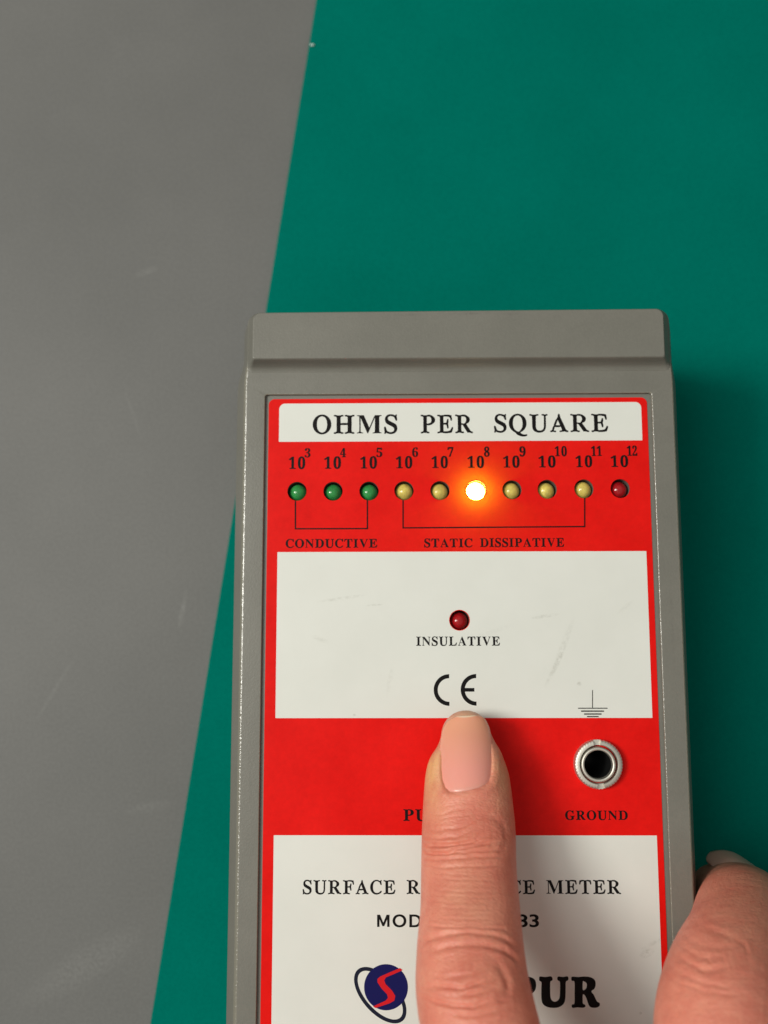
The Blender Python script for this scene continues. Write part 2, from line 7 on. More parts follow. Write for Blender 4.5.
GLYPHS = json.loads('''{"light":{"O":[[572,-52,472,-42,380,-9,300,40,220,114,156,200,110,298,87,387,77,500,84,595,111,701,158,798,222,885,303,959,399,1017,487,1044,583,1052,683,1042,774,1010,854,960,934,888,997,802,1043,704,1069,606,1077,500,1070,405,1042,299,996,202,931,115,850,41,769,-10,675,-42],[581,55,636,62,695,88,739,125,781,181,815,257,834,328,846,409,850,523,830,689,809,757,773,827,728,882,683,916,621,939,571,945,516,938,457,912,413,875,371,819,337,742,318,672,302,477,322,312,344,244,380,175,425,119,470,85,531,61]],"H":[[23,-18,23,56,126,81,151,94,169,129,176,195,168,531,176,619,173,859,158,903,144,916,24,946,24,1018,124,1027,195,1001,248,996,372,998,460,1027,542,1018,542,946,421,917,394,888,387,853,388,625,397,569,401,564,455,577,677,577,749,564,762,606,759,888,733,919,608,946,608,1018,693,1028,802,998,931,996,967,998,1059,1028,1126,1019,1126,946,1008,915,983,884,975,832,982,513,975,425,978,131,1006,85,1125,56,1125,-18,1040,-28,967,-2,912,4,784,3,674,-28,608,-18,608,56,723,83,748,107,756,126,763,177,762,431,749,472,677,459,455,459,401,472,397,467,388,431,391,128,398,108,422,83,542,56,542,-18,442,-27,371,-1,318,4,194,2,105,-27]],"M":[[31,0,31,38,110,53,144,80,162,128,165,174,161,889,150,922,127,944,32,963,32,1000,406,1000,696,313,987,1000,1355,1000,1355,963,1286,948,1248,916,1234,880,1230,830,1234,124,1245,82,1267,56,1302,44,1354,38,1354,0,869,0,869,38,960,60,983,85,995,125,999,876,633,0,593,0,232,854,235,126,245,89,274,57,305,45,372,38,372,0]],"S":[[77,-35,76,13,97,69,68,273,76,358,153,358,230,136,268,106,362,69,453,61,535,86,572,117,591,144,609,213,594,281,558,327,261,490,197,541,157,591,125,672,114,767,122,839,159,923,195,968,242,1007,339,1046,425,1052,509,1041,586,1021,658,986,676,994,689,1034,762,1035,761,988,742,934,771,772,763,690,692,689,613,874,583,898,479,941,408,947,335,925,291,884,271,813,285,753,334,698,636,539,687,501,729,456,766,373,781,272,774,195,738,108,690,49,643,10,593,-18,522,-41,422,-50,328,-42,245,-13,169,26,168,-8,150,-35]],"P":[[23,-18,23,56,126,81,151,94,169,129,176,195,173,859,158,903,144,916,24,946,24,1018,108,1028,216,997,343,996,379,998,451,1026,563,1024,658,996,795,915,852,850,880,767,881,709,872,655,831,580,770,526,618,443,493,424,437,426,402,437,390,415,388,151,398,108,422,83,542,56,542,-18,442,-27,371,-1,318,4,194,2,105,-27],[402,519,575,557,611,582,641,629,657,723,646,815,620,866,567,904,497,918,416,919,390,890,388,560]],"E":[[20,-18,20,55,153,90,172,123,177,171,173,860,160,898,138,920,24,945,24,1018,107,1028,214,997,357,997,465,1027,608,1028,733,1019,840,995,873,995,875,926,903,795,897,683,823,683,771,851,753,875,728,889,597,913,419,918,395,897,388,869,390,595,403,554,467,569,525,566,556,580,614,777,690,777,697,705,692,616,666,509,695,366,697,313,686,248,614,248,573,407,546,458,528,465,451,460,403,474,390,434,389,147,397,108,418,88,565,90,667,102,751,126,782,145,805,173,887,325,955,321,959,257,950,204,916,102,872,15,759,-12,617,-25,439,-25,333,4,191,2,102,-28]],"R":[[23,-18,23,56,126,81,151,94,169,129,176,195,173,859,158,903,144,916,24,946,24,1018,109,1028,201,998,329,996,385,1001,458,1027,587,1022,697,986,843,887,884,830,899,776,900,716,884,649,847,594,809,555,680,495,931,121,986,82,1068,59,1068,-19,1000,-27,853,10,749,6,475,423,443,453,401,455,388,412,391,128,398,108,422,83,542,56,542,-18,442,-27,371,-1,318,4,194,2,105,-27],[402,528,447,535,517,518,557,524,604,553,658,635,680,714,676,791,649,855,607,892,563,910,513,918,426,919,401,907,387,847,388,569]],"Q":[[830,-268,706,-239,585,-192,540,-162,402,-17,318,26,222,110,154,202,102,321,81,426,78,539,95,649,132,751,187,842,260,924,350,991,451,1036,544,1051,644,1049,721,1031,808,992,883,938,957,861,1015,771,1054,673,1074,572,1076,462,1060,354,1025,255,959,149,884,70,789,3,727,-9,736,-45,763,-78,810,-114,858,-136,959,-151,1094,-133,1107,-217,1038,-249,980,-264,904,-272],[583,20,633,19,674,43,792,198,824,280,840,354,851,523,831,689,810,757,774,826,729,882,683,916,622,939,571,945,516,938,457,912,413,875,371,819,337,742,318,672,302,477,322,312,372,187,441,105,527,41]],"U":[[544,-51,432,-34,344,3,266,57,211,133,188,198,174,296,170,859,155,903,141,916,21,946,21,1018,121,1027,192,1001,245,996,369,998,457,1027,539,1018,539,946,417,917,398,901,387,871,386,283,404,183,438,126,493,89,582,73,682,84,754,120,803,183,829,277,839,896,823,919,710,946,710,1018,810,1028,899,999,988,1027,1054,1019,1053,946,961,917,946,893,954,812,953,350,938,223,909,135,854,52,767,-11,655,-45]],"A":[[-30,-18,-30,57,50,86,74,107,96,207,136,306,176,367,188,438,288,687,348,758,392,837,419,980,441,1033,506,1032,531,981,563,821,741,416,827,202,884,97,985,57,985,-18,919,-27,792,9,648,2,557,-28,492,-18,492,58,603,79,617,86,632,112,562,293,464,263,300,263,241,274,180,92,195,76,295,61,294,-19,205,-28,131,1,37,-25],[290,380,475,380,525,369,512,422,416,654,395,684,394,641]],"F":[[23,-18,23,55,140,88,164,115,172,135,176,823,171,872,153,906,20,946,20,1018,102,1028,208,998,350,997,457,1027,616,1028,722,1020,811,999,862,997,863,926,891,795,886,683,811,683,758,852,724,888,600,914,414,921,398,911,388,889,388,598,402,557,459,572,516,570,548,583,607,772,682,772,692,707,690,654,662,510,690,367,692,313,682,248,608,248,557,434,537,464,520,470,437,466,402,477,390,454,388,177,396,120,423,86,575,56,575,-18,509,-29,454,-28,363,2,326,4,198,3,89,-28]],"C":[[563,-47,447,-32,328,18,227,98,149,201,99,317,76,443,81,596,112,717,161,814,229,900,315,973,414,1024,528,1049,639,1045,775,1008,851,964,869,965,882,975,907,1033,977,1033,982,986,954,913,983,750,977,666,907,666,875,722,826,841,805,868,677,927,615,943,524,938,448,905,391,850,342,763,315,670,303,588,300,467,306,385,342,248,371,194,416,141,455,112,511,88,627,77,708,93,788,130,844,170,933,257,996,189,978,146,953,114,895,60,831,17,705,-33]],"T":[[191,-18,191,56,314,84,341,108,353,151,352,915,340,937,209,904,150,879,123,837,80,687,5,687,-5,751,-3,804,6,875,27,947,28,996,77,996,185,1021,274,1028,310,1026,400,997,543,998,615,1026,650,1028,740,1023,847,1000,898,997,898,929,919,857,929,786,919,685,847,685,798,844,770,886,722,905,580,937,569,915,569,126,577,106,603,81,731,56,731,-18,631,-28,541,2,506,4,363,2,273,-28]],"I":[[18,-18,18,55,154,98,168,115,178,165,175,876,168,898,141,923,18,945,18,1018,120,1028,193,1002,247,996,374,998,464,1028,548,1018,548,945,428,921,396,898,389,876,389,169,396,120,419,89,551,55,551,-18,449,-27,376,-2,321,4,194,2,102,-27]],"N":[[872,-35,835,5,736,180,686,232,277,733,248,756,258,732,261,696,258,96,271,79,377,56,377,-18,275,-27,185,0,112,-26,29,-18,29,56,134,80,147,94,141,727,169,817,172,853,108,911,29,947,29,1018,93,1027,254,989,337,993,805,420,845,383,835,407,832,444,838,905,827,920,716,946,716,1018,818,1027,908,1000,981,1026,1065,1019,1065,945,964,920,949,905,952,420,924,331,912,242,948,12,944,-35]],"0":[[413,-34,326,-23,255,7,197,50,142,120,102,206,80,292,66,395,60,529,66,664,81,766,103,851,143,935,199,1002,256,1043,328,1074,414,1087,498,1077,568,1048,625,1005,680,936,720,851,743,765,758,662,764,528,758,394,742,291,719,206,678,120,623,51,566,9,496,-21],[413,100,454,108,479,124,502,154,521,199,547,340,556,528,548,716,522,856,501,905,474,936,445,950,414,953,373,946,348,930,323,900,300,843,277,716,269,528,277,340,303,199,322,154,346,123,372,106]],"1":[[137,-14,143,39,137,92,315,103,342,135,346,859,336,894,311,854,226,778,187,757,148,752,120,762,91,792,62,878,170,921,244,971,320,1002,394,1055,556,1057,546,988,552,917,549,139,560,111,583,99,763,97,755,39,758,-14,698,-23,609,-23,519,2,466,4,358,2,268,-23,197,-23]],"2":[[52,0,52,152,313,420,410,538,473,658,490,724,497,797,491,879,466,939,421,972,358,976,318,962,277,914,254,834,246,723,161,734,96,766,67,809,58,869,71,930,105,980,147,1014,202,1041,266,1058,361,1068,449,1065,527,1051,593,1027,662,977,708,899,719,802,695,706,640,617,565,527,192,162,570,166,614,189,636,214,670,310,757,310,749,0]],"3":[[358,-15,223,-2,117,39,74,76,53,109,43,144,43,184,55,220,79,248,111,267,167,277,174,213,195,162,232,123,265,104,326,89,404,95,454,116,494,156,521,221,529,305,515,382,484,430,445,464,381,490,322,498,209,499,209,590,330,591,372,598,422,624,448,650,474,694,489,746,493,829,484,887,463,932,415,971,372,978,317,966,291,945,265,898,251,842,245,749,164,757,103,781,66,822,53,881,58,918,85,969,161,1028,274,1061,423,1067,520,1052,601,1022,659,981,701,921,717,868,719,808,709,753,688,705,655,662,613,624,566,593,494,562,614,523,662,494,703,456,746,381,756,282,744,203,723,153,691,105,649,66,600,35,526,7,452,-8]],"4":[[265,0,265,78,362,85,392,97,415,119,426,159,428,274,19,274,19,364,438,1053,643,1053,643,372,796,372,796,274,643,274,644,159,656,119,678,97,726,81,783,78,783,0],[122,372,428,372,428,707,438,913,347,742]],"5":[[361,-32,242,-22,158,9,93,58,56,126,55,184,71,216,95,235,181,260,208,171,251,125,318,107,407,116,454,138,483,165,511,210,528,281,529,349,517,413,490,463,450,496,363,522,157,520,89,546,95,597,86,690,101,854,127,944,139,1049,531,1057,585,1053,639,1038,685,1039,694,928,717,839,714,782,659,794,608,789,585,840,577,879,561,887,242,882,227,645,211,641,293,656,390,657,471,645,558,613,628,568,677,519,713,459,733,387,736,304,727,230,704,168,660,103,586,40,517,2,440,-23]],"6":[[432,-33,353,-24,267,13,196,70,140,148,104,234,80,349,73,466,79,623,99,733,128,822,167,901,223,975,295,1034,364,1069,443,1087,511,1087,610,1059,709,998,737,954,744,922,730,857,690,825,571,800,560,896,528,948,473,960,413,945,356,895,316,823,282,700,278,614,308,635,362,655,456,666,544,653,634,612,691,564,738,492,762,403,764,300,753,225,730,159,696,99,662,60,606,17,556,-8,498,-26],[437,101,493,117,536,168,558,235,566,326,559,412,537,477,489,523,441,536,293,505,266,489,281,311,312,202,367,126,396,108]],"7":[[212,-21,617,884,225,888,205,882,184,854,165,739,60,744,47,817,73,944,76,1049,595,1058,704,1046,778,1058,771,982,747,935,719,794,395,27,376,2,333,4,261,-19]],"8":[[403,-37,337,-32,260,-14,197,16,145,53,104,96,75,143,57,195,48,268,60,345,84,393,170,485,246,535,159,613,101,703,84,799,90,856,107,910,157,982,231,1038,333,1080,420,1089,512,1078,603,1040,671,983,712,921,733,830,730,768,720,731,691,685,643,633,598,593,557,569,656,500,721,435,758,370,775,279,766,200,747,149,719,104,668,53,613,16,547,-14,469,-32],[443,619,462,633,532,731,548,789,546,846,522,907,491,939,454,956,392,960,342,943,303,900,283,840,284,775,296,739,327,698,385,651],[410,91,478,103,536,141,567,190,579,274,571,313,539,361,424,446,363,478,255,342,244,305,241,241,255,185,296,129,341,102]],"9":[[335,-15,222,-1,140,44,117,72,97,119,99,187,128,222,165,236,205,152,258,98,297,83,342,78,384,84,421,101,473,155,512,240,537,357,550,506,483,444,400,411,300,408,208,432,133,484,82,554,56,646,53,752,62,811,84,881,123,947,162,989,209,1023,274,1052,349,1066,428,1066,499,1052,580,1016,635,971,692,893,726,812,749,712,758,594,754,474,738,362,714,270,678,187,627,112,574,62,498,16,431,-5],[404,512,461,522,493,539,531,578,550,611,540,764,513,872,467,941,435,962,398,969,342,953,300,906,274,828,265,720,277,618,300,564,351,521]]},"semi":{"C":[[563,-43,447,-30,327,16,221,92,138,194,84,312,59,441,61,580,91,706,139,805,210,893,299,965,397,1015,509,1042,620,1042,733,1017,851,968,881,977,909,1033,975,1033,979,986,965,913,980,731,974,666,909,666,840,807,800,863,710,919,632,945,551,948,470,923,403,862,359,780,334,693,323,615,317,497,323,386,335,314,361,233,387,183,431,132,469,105,526,82,575,73,644,74,710,88,791,125,861,177,936,256,1000,193,962,133,921,90,811,12,685,-32]],"O":[[572,-47,473,-37,381,-7,284,49,202,121,136,209,96,292,70,383,59,500,70,616,96,707,137,790,203,877,286,951,383,1007,488,1039,583,1047,682,1037,774,1008,870,952,952,881,1008,809,1058,710,1086,609,1095,500,1088,402,1057,293,1017,209,950,122,867,49,768,-8,674,-37],[581,50,638,57,686,77,729,113,768,166,798,239,815,306,829,410,832,523,812,704,793,769,761,836,727,881,685,918,639,940,571,950,514,943,466,923,423,887,384,834,354,761,337,694,323,590,320,477,340,297,360,232,392,165,426,119,468,82,514,60]],"N":[[885,-24,235,768,237,126,252,78,270,60,300,47,366,38,366,0,40,0,40,38,107,47,145,71,163,118,167,190,167,853,84,948,40,963,40,1000,344,1000,858,370,858,829,852,897,837,929,820,943,727,963,727,1000,1053,1000,1053,963,1000,957,963,943,944,922,929,874,926,-24]],"D":[[33,-16,33,54,137,82,155,112,159,136,159,821,152,893,134,919,21,947,21,1017,105,1024,196,1003,251,1000,378,1001,469,1023,599,1016,679,999,751,972,829,928,882,886,949,808,990,730,1016,642,1029,522,1022,385,999,285,960,200,906,128,851,81,786,42,711,10,625,-12,465,-23,355,-1,227,0,172,-4,99,-23],[488,76,546,81,612,102,655,130,700,181,733,248,751,314,769,503,750,693,731,757,696,826,663,865,613,901,556,921,490,928,418,916,405,889,402,845,404,115,426,82]],"U":[[544,-47,432,-35,325,3,247,59,199,127,174,194,159,295,154,881,146,900,124,921,21,948,21,1017,103,1023,245,1000,369,1001,457,1023,539,1016,539,948,428,920,412,909,402,886,402,262,422,170,454,119,508,83,603,69,700,84,770,126,815,197,838,299,838,896,823,919,710,948,710,1017,810,1023,899,1002,988,1022,1052,1016,1052,948,962,916,949,893,947,328,932,224,904,137,850,56,765,-6,674,-36]],"T":[[191,-16,191,55,301,80,323,96,337,130,338,915,332,935,238,917,165,886,140,865,116,822,78,687,7,687,2,804,23,1000,292,1023,400,1000,543,1001,633,1023,758,1018,901,1001,923,786,918,685,849,685,814,812,791,859,768,884,723,907,672,921,588,935,583,915,583,128,596,93,617,77,731,54,731,-17,631,-23,541,-1,506,0,363,-1,273,-23]],"I":[[18,-16,18,53,136,90,157,118,163,165,161,875,157,896,139,922,18,947,18,1017,120,1023,193,1004,247,1000,374,1001,464,1023,548,1017,548,947,430,920,409,895,405,875,404,170,406,122,423,92,551,53,551,-16,449,-22,376,-4,321,0,194,-1,84,-23]],"V":[[466,-28,88,857,38,935,9,953,-31,963,-31,1000,463,1000,463,963,365,949,340,925,336,890,354,830,568,314,764,829,778,886,774,924,760,942,721,957,656,963,656,1000,971,1000,971,963,909,948,887,929,859,884,504,-28]],"E":[[20,-17,20,53,125,77,155,106,162,147,164,508,158,879,135,919,61,943,24,947,24,1017,107,1024,214,1001,339,1000,465,1022,626,1022,876,1001,898,795,895,685,826,685,785,824,762,863,727,888,653,911,555,922,428,918,408,906,404,613,411,556,539,575,561,598,578,636,617,775,687,775,689,633,671,509,686,420,692,313,685,248,616,248,582,389,555,439,525,459,407,470,404,148,407,111,431,88,566,84,700,108,750,128,792,160,832,216,889,328,959,326,949,223,885,-2,599,-21,439,-21,333,0,191,-1,102,-23]],"S":[[79,-35,77,13,88,69,73,273,79,357,151,357,198,214,233,139,268,107,344,68,432,55,473,58,523,75,551,93,583,130,602,196,591,259,548,315,267,467,198,519,144,583,115,651,103,749,112,824,147,907,182,954,227,993,280,1022,340,1040,406,1047,486,1040,658,989,675,995,691,1034,760,1034,762,988,752,934,767,754,761,690,694,690,648,804,610,871,566,906,480,945,407,952,345,937,298,898,275,835,284,776,328,720,395,678,645,553,715,498,753,449,782,376,794,271,782,192,742,106,691,47,642,11,592,-14,522,-36,443,-44,345,-39,284,-24,178,19,166,15,148,-34]],"A":[[-19,0,-19,40,40,57,89,121,453,1024,493,1022,862,148,914,62,940,45,973,40,973,0,503,0,503,40,561,45,600,60,620,84,621,110,555,291,445,291,227,291,173,155,166,89,199,52,280,40,280,0],[249,353,531,353,388,701]],"P":[[23,-16,23,54,126,80,154,111,161,152,163,478,156,881,149,900,127,921,24,948,24,1017,108,1023,216,1001,343,1000,379,1001,451,1021,563,1019,623,1009,703,984,757,960,806,928,867,858,897,769,899,708,889,650,846,568,768,501,656,453,554,432,407,433,403,177,409,111,436,79,542,54,542,-17,442,-22,371,-4,318,0,194,-1,87,-23],[410,521,551,544,596,573,622,614,639,697,631,812,604,875,553,912,460,924,419,917,405,902,403,560]],"L":[[23,-16,23,54,136,86,154,111,161,177,157,883,149,902,127,923,24,948,24,1017,106,1023,212,1001,336,1000,389,1004,460,1023,560,1017,560,947,437,922,419,911,406,887,406,115,424,91,513,82,624,90,718,116,765,142,801,184,884,352,952,350,945,246,883,-1,593,-21,449,-21,341,0,196,-1,88,-23]],"G":[[588,-45,453,-29,335,15,227,90,142,191,89,303,63,426,64,582,94,709,143,807,212,895,300,966,397,1015,506,1041,617,1043,744,1016,860,965,874,970,909,1033,976,1033,980,986,966,913,981,730,976,665,909,665,848,793,805,856,712,917,641,944,556,948,475,923,407,863,363,781,339,694,325,590,322,455,335,333,357,248,397,165,444,110,503,71,586,52,670,58,720,82,746,132,748,306,735,344,712,361,588,381,588,454,696,459,788,439,843,435,952,436,1044,458,1116,454,1116,382,1015,362,987,329,981,63,735,-29]],"R":[[23,-16,23,54,126,80,154,111,161,152,162,496,157,881,149,900,127,921,24,948,24,1017,109,1023,201,1001,329,1000,385,1004,458,1022,587,1017,714,983,841,913,891,854,911,798,918,735,906,659,883,610,832,557,761,513,700,488,954,114,1006,71,1067,56,1067,-17,1000,-23,835,-2,741,-1,471,421,442,453,410,452,404,430,405,130,416,96,436,79,542,54,542,-17,442,-22,371,-4,318,0,194,-1,87,-23],[410,530,536,526,572,537,600,558,648,639,664,715,656,812,631,867,580,908,493,924,427,918,410,904,402,847,403,569]],"H":[[23,-16,23,54,126,80,154,111,161,152,163,531,157,881,149,900,127,921,24,948,24,1017,106,1023,248,1000,372,1001,460,1023,542,1016,542,948,433,920,415,909,405,886,403,606,409,565,455,571,743,569,742,899,720,921,608,948,608,1017,711,1022,784,1004,839,1000,967,1001,1059,1023,1125,1016,1125,948,1023,921,1001,901,994,883,987,513,995,115,1022,81,1125,54,1125,-17,1040,-23,967,-4,912,0,784,-1,674,-23,608,-16,608,54,712,79,741,108,748,177,747,431,741,470,695,464,407,467,403,177,409,111,436,79,542,54,542,-17,442,-22,371,-4,318,0,194,-1,87,-23]],"0":[[413,-32,327,-23,253,5,193,46,134,115,92,202,68,290,53,394,46,529,53,665,68,768,92,855,135,941,194,1008,254,1048,328,1074,414,1085,498,1076,569,1050,628,1009,687,941,730,855,755,767,772,664,778,528,771,392,755,289,729,201,686,115,627,46,567,5,496,-22],[413,98,465,115,488,139,506,177,533,323,542,528,533,733,505,880,472,934,445,950,414,955,361,939,339,915,320,877,292,733,283,528,292,323,320,177,338,139,361,114]],"1":[[143,0,143,78,291,81,320,99,335,136,338,913,237,802,201,775,165,761,121,764,87,789,66,832,62,869,205,926,392,1059,558,1059,560,141,572,103,601,82,752,78,752,0]],"2":[[52,0,52,152,313,420,410,538,473,658,490,724,497,797,491,879,466,939,421,972,358,976,318,962,277,914,254,834,246,723,161,734,96,766,67,809,58,869,71,930,105,980,147,1014,202,1041,266,1058,361,1068,449,1065,527,1051,593,1027,662,977,708,899,719,802,695,706,640,617,565,527,192,162,570,166,614,189,636,214,670,310,757,310,749,0]],"3":[[358,-15,223,-2,117,39,74,76,53,109,43,144,43,184,55,220,79,248,111,267,167,277,174,213,195,162,232,123,265,104,326,89,404,95,454,116,494,156,521,221,529,305,515,382,484,430,445,464,381,490,322,498,209,499,209,590,330,591,372,598,422,624,448,650,474,694,489,746,493,829,484,887,463,932,415,971,372,978,317,966,291,945,265,898,251,842,245,749,164,757,103,781,66,822,53,881,58,918,85,969,161,1028,274,1061,423,1067,520,1052,601,1022,659,981,701,921,717,868,719,808,709,753,688,705,655,662,613,624,566,593,494,562,614,523,662,494,703,456,746,381,756,282,744,203,723,153,691,105,649,66,600,35,526,7,452,-8]],"4":[[265,0,265,78,362,85,392,97,415,119,426,159,428,274,19,274,19,364,438,1053,643,1053,643,372,796,372,796,274,643,274,644,159,656,119,678,97,726,81,783,78,783,0],[122,372,428,372,428,707,438,913,347,742]],"5":[[361,-15,245,-5,163,20,99,64,64,128,60,183,80,229,121,256,177,265,183,216,199,167,243,115,276,98,316,90,395,96,445,120,485,163,507,211,519,282,518,371,504,430,479,476,439,512,405,529,343,542,243,538,156,516,88,543,136,1053,693,1053,701,785,617,785,595,862,579,881,562,888,230,891,206,618,295,636,390,640,488,629,572,603,630,571,683,524,721,463,742,388,746,304,736,228,712,164,665,98,604,49,533,15,457,-6]],"6":[[432,-15,338,-4,256,30,185,86,140,148,101,233,75,348,67,466,73,605,92,715,128,822,170,899,228,969,301,1023,369,1052,445,1066,553,1065,639,1045,710,999,731,970,747,922,746,888,733,855,708,825,681,808,644,797,571,791,559,896,525,962,502,976,473,981,437,976,403,961,347,901,312,824,287,720,274,591,368,634,457,646,561,637,649,601,704,553,750,478,771,384,769,280,754,206,735,157,698,98,662,59,571,7,516,-8],[437,83,487,97,532,153,554,235,559,349,550,429,523,501,480,542,423,556,356,541,294,505,274,485,275,437,289,293,317,189,347,136,374,106,404,89]],"7":[[214,-19,617,881,226,881,208,876,186,852,165,737,59,741,50,835,69,944,72,1053,253,1063,595,1063,686,1055,780,1061,778,980,736,882,717,794,396,27,377,-7]],"8":[[403,-34,337,-30,260,-14,196,13,141,48,98,90,67,139,47,192,38,268,50,349,75,399,152,477,238,534,141,619,109,662,84,717,73,819,83,878,105,933,164,1003,244,1052,333,1079,445,1086,533,1072,621,1034,689,973,726,906,742,810,734,747,720,710,699,679,646,628,560,571,674,496,741,426,775,356,785,257,777,198,757,144,726,97,673,47,615,12,547,-14],[444,624,473,650,528,732,540,790,538,845,518,904,490,937,441,961,392,963,343,942,309,898,293,840,295,777,306,743,333,704,387,655],[410,88,478,101,533,143,559,192,568,273,553,325,519,368,421,440,361,470,269,356,253,304,253,223,277,157,312,119,357,95]],"9":[[335,-33,217,-17,165,7,130,33,88,99,79,134,83,179,149,239,177,249,218,160,266,112,342,96,413,114,463,161,496,224,531,358,537,464,552,480,493,428,403,394,298,395,240,409,188,433,116,492,77,552,51,645,48,753,61,830,87,900,118,951,172,1008,220,1040,289,1069,347,1082,429,1083,504,1067,586,1026,655,964,699,897,738,799,757,694,763,594,756,435,736,324,708,233,667,152,622,92,551,30,488,-4,416,-25],[404,529,439,534,516,567,546,609,533,763,509,857,486,901,458,931,429,947,398,952,350,941,322,918,302,889,277,808,271,720,277,641,307,568,342,539]]},"sans":{"M":[[0,0,165,0,165,700,440,60,560,60,835,700,835,0,1000,0,1000,1000,790,1000,500,310,210,1000,0,1000]],"O":[[44,500,53,401,87,288,144,186,209,112,288,51,380,5,484,-25,600,-35,719,-25,825,5,919,51,999,113,1064,187,1121,289,1154,401,1163,500,1154,601,1120,715,1062,817,997,890,917,951,824,996,719,1025,603,1035,488,1025,384,996,291,950,212,890,146,816,88,714,53,601],[236,500,241,561,260,635,294,701,340,757,398,803,465,836,541,855,603,859,665,855,741,836,809,803,866,757,913,701,946,635,966,561,971,500,966,440,946,365,913,299,866,243,809,198,741,165,665,145,603,141,541,145,465,165,398,198,340,243,294,299,260,365,241,440]],"D":[[89,-22,526,-22,643,-7,727,20,803,57,869,104,927,160,984,240,1025,328,1048,422,1053,536,1035,645,1002,733,952,815,885,888,820,938,763,969,630,1010,527,1022,89,1022],[277,849,502,848,616,832,673,811,722,784,764,751,807,699,838,639,856,572,862,500,856,436,835,363,804,303,759,248,714,212,639,175,568,157,484,151,273,151,277,147]],"E":[[699,1022,88,1022,88,-22,713,-22,713,151,272,151,271,418,685,418,685,591,276,587,276,853,271,849,699,849]],"L":[[274,1022,87,1022,87,-22,726,-22,726,151,270,151]],"8":[[708,270,697,354,675,412,627,479,576,519,588,512,578,505,625,549,660,599,683,651,693,705,691,768,675,832,624,923,580,967,527,1001,466,1024,423,1032,353,1034,285,1024,222,1001,167,968,121,924,85,873,61,814,49,749,52,684,78,605,126,536,158,506,151,512,159,517,108,477,69,429,49,394,31,336,25,271,32,208,52,150,84,98,158,27,256,-19,370,-35,481,-19,577,27,651,97,696,187],[506,726,495,677,467,637,424,609,371,598,319,609,276,637,247,679,236,729,246,781,273,820,316,846,374,855,428,845,469,818,496,778],[521,281,506,219,477,181,431,155,367,145,308,154,261,179,222,230,213,282,222,333,260,385,307,409,369,418,427,409,473,384,511,332]],"3":[[97,801,206,844,289,855,334,851,371,839,401,820,422,795,435,765,440,727,436,693,416,654,392,633,360,618,317,608,242,603,242,428,336,424,404,395,443,346,456,283,452,243,430,195,392,162,338,146,269,149,205,166,140,197,72,240,72,30,177,-14,270,-33,377,-29,461,-3,533,42,589,103,626,179,641,244,638,355,611,437,561,505,506,541,529,532,508,520,572,574,595,606,617,662,627,775,621,818,601,878,580,913,540,959,507,983,450,1012,360,1033,232,1030,161,1012,97,985]]}}''')

# ------------------------------------------------------------------ camera, world, lamp, exposure
SC = bpy.context.scene
HB = 36.0                        # faceplate above the mat, mm
ZB = .002 + HB * .001                       # height of the printed faceplate above the bench top, metres
def W(x, y, z):                  # label millimetres -> world metres
    return Vector((x * .001, y * .001, z * .001 + ZB))

cam_data = bpy.data.cameras.new('camera')
cam_data.sensor_fit = 'HORIZONTAL'; cam_data.sensor_width = 36; cam_data.lens = 36 * 1000 / 768
cam_data.clip_start = .005; cam_data.clip_end = 20
cam_data.dof.use_dof = True; cam_data.dof.focus_distance = .160; cam_data.dof.aperture_fstop = 46.875 / 2.3
cam = bpy.data.objects.new('camera', cam_data); SC.collection.objects.link(cam)
cam.location = W(*D['cam'][:3]); cam.rotation_euler = D['cam'][3:]
SC.camera = cam

world = bpy.data.worlds.new('World'); SC.world = world; world.use_nodes = True
bg = world.node_tree.nodes['Background']
wn, wl = world.node_tree.nodes, world.node_tree.links           # room light: pale ceiling above, darker walls round about
geo = wn.new('ShaderNodeTexCoord'); sx = wn.new('ShaderNodeSeparateXYZ'); wl.new(geo.outputs['Generated'], sx.inputs[0])
wr = wn.new('ShaderNodeValToRGB'); wl.new(sx.outputs['Z'], wr.inputs['Fac'])
wr.color_ramp.elements[0].position = .25; wr.color_ramp.elements[0].color = (.03, .03, .028, 1)
wr.color_ramp.elements[1].position = .85; wr.color_ramp.elements[1].color = (1, .98, .92, 1)
wl.new(wr.outputs['Color'], bg.inputs['Color']); bg.inputs['Strength'].default_value = .41

def area(name, az, el, dist, size, watts, col, target=(0, 0, 0)):
    l = bpy.data.lights.new(name, 'AREA'); l.shape = 'DISK'; l.size = size; l.energy = watts; l.color = col
    o = bpy.data.objects.new(name, l); SC.collection.objects.link(o)
    a, e = math.radians(az), math.radians(el)
    d = Vector((math.cos(e) * math.cos(a), math.cos(e) * math.sin(a), math.sin(e)))
    t = W(*target); o.location = t + d * dist
    o.rotation_euler = d.to_track_quat('Z', 'Y').to_euler()
    return o
area('area_lamp', 172, 48, .85, .26, 4.4, (1, .985, .91), (0, 20, 0))
area('area_lamp', 168, 62, .95, .40, 2.35, (1, .985, .93), (0, 20, 0))      # unseen fill lamp, added to lighten the finger's shadow on the faceplate

SC.view_settings.view_transform = 'Standard'; SC.view_settings.look = 'None'
SC.view_settings.exposure = 0; SC.view_settings.gamma = 1
SC.render.engine = 'CYCLES'
SC.cycles.use_denoising = True
SC.cycles.max_bounces = 8
SC.cycles.sample_clamp_indirect = 4

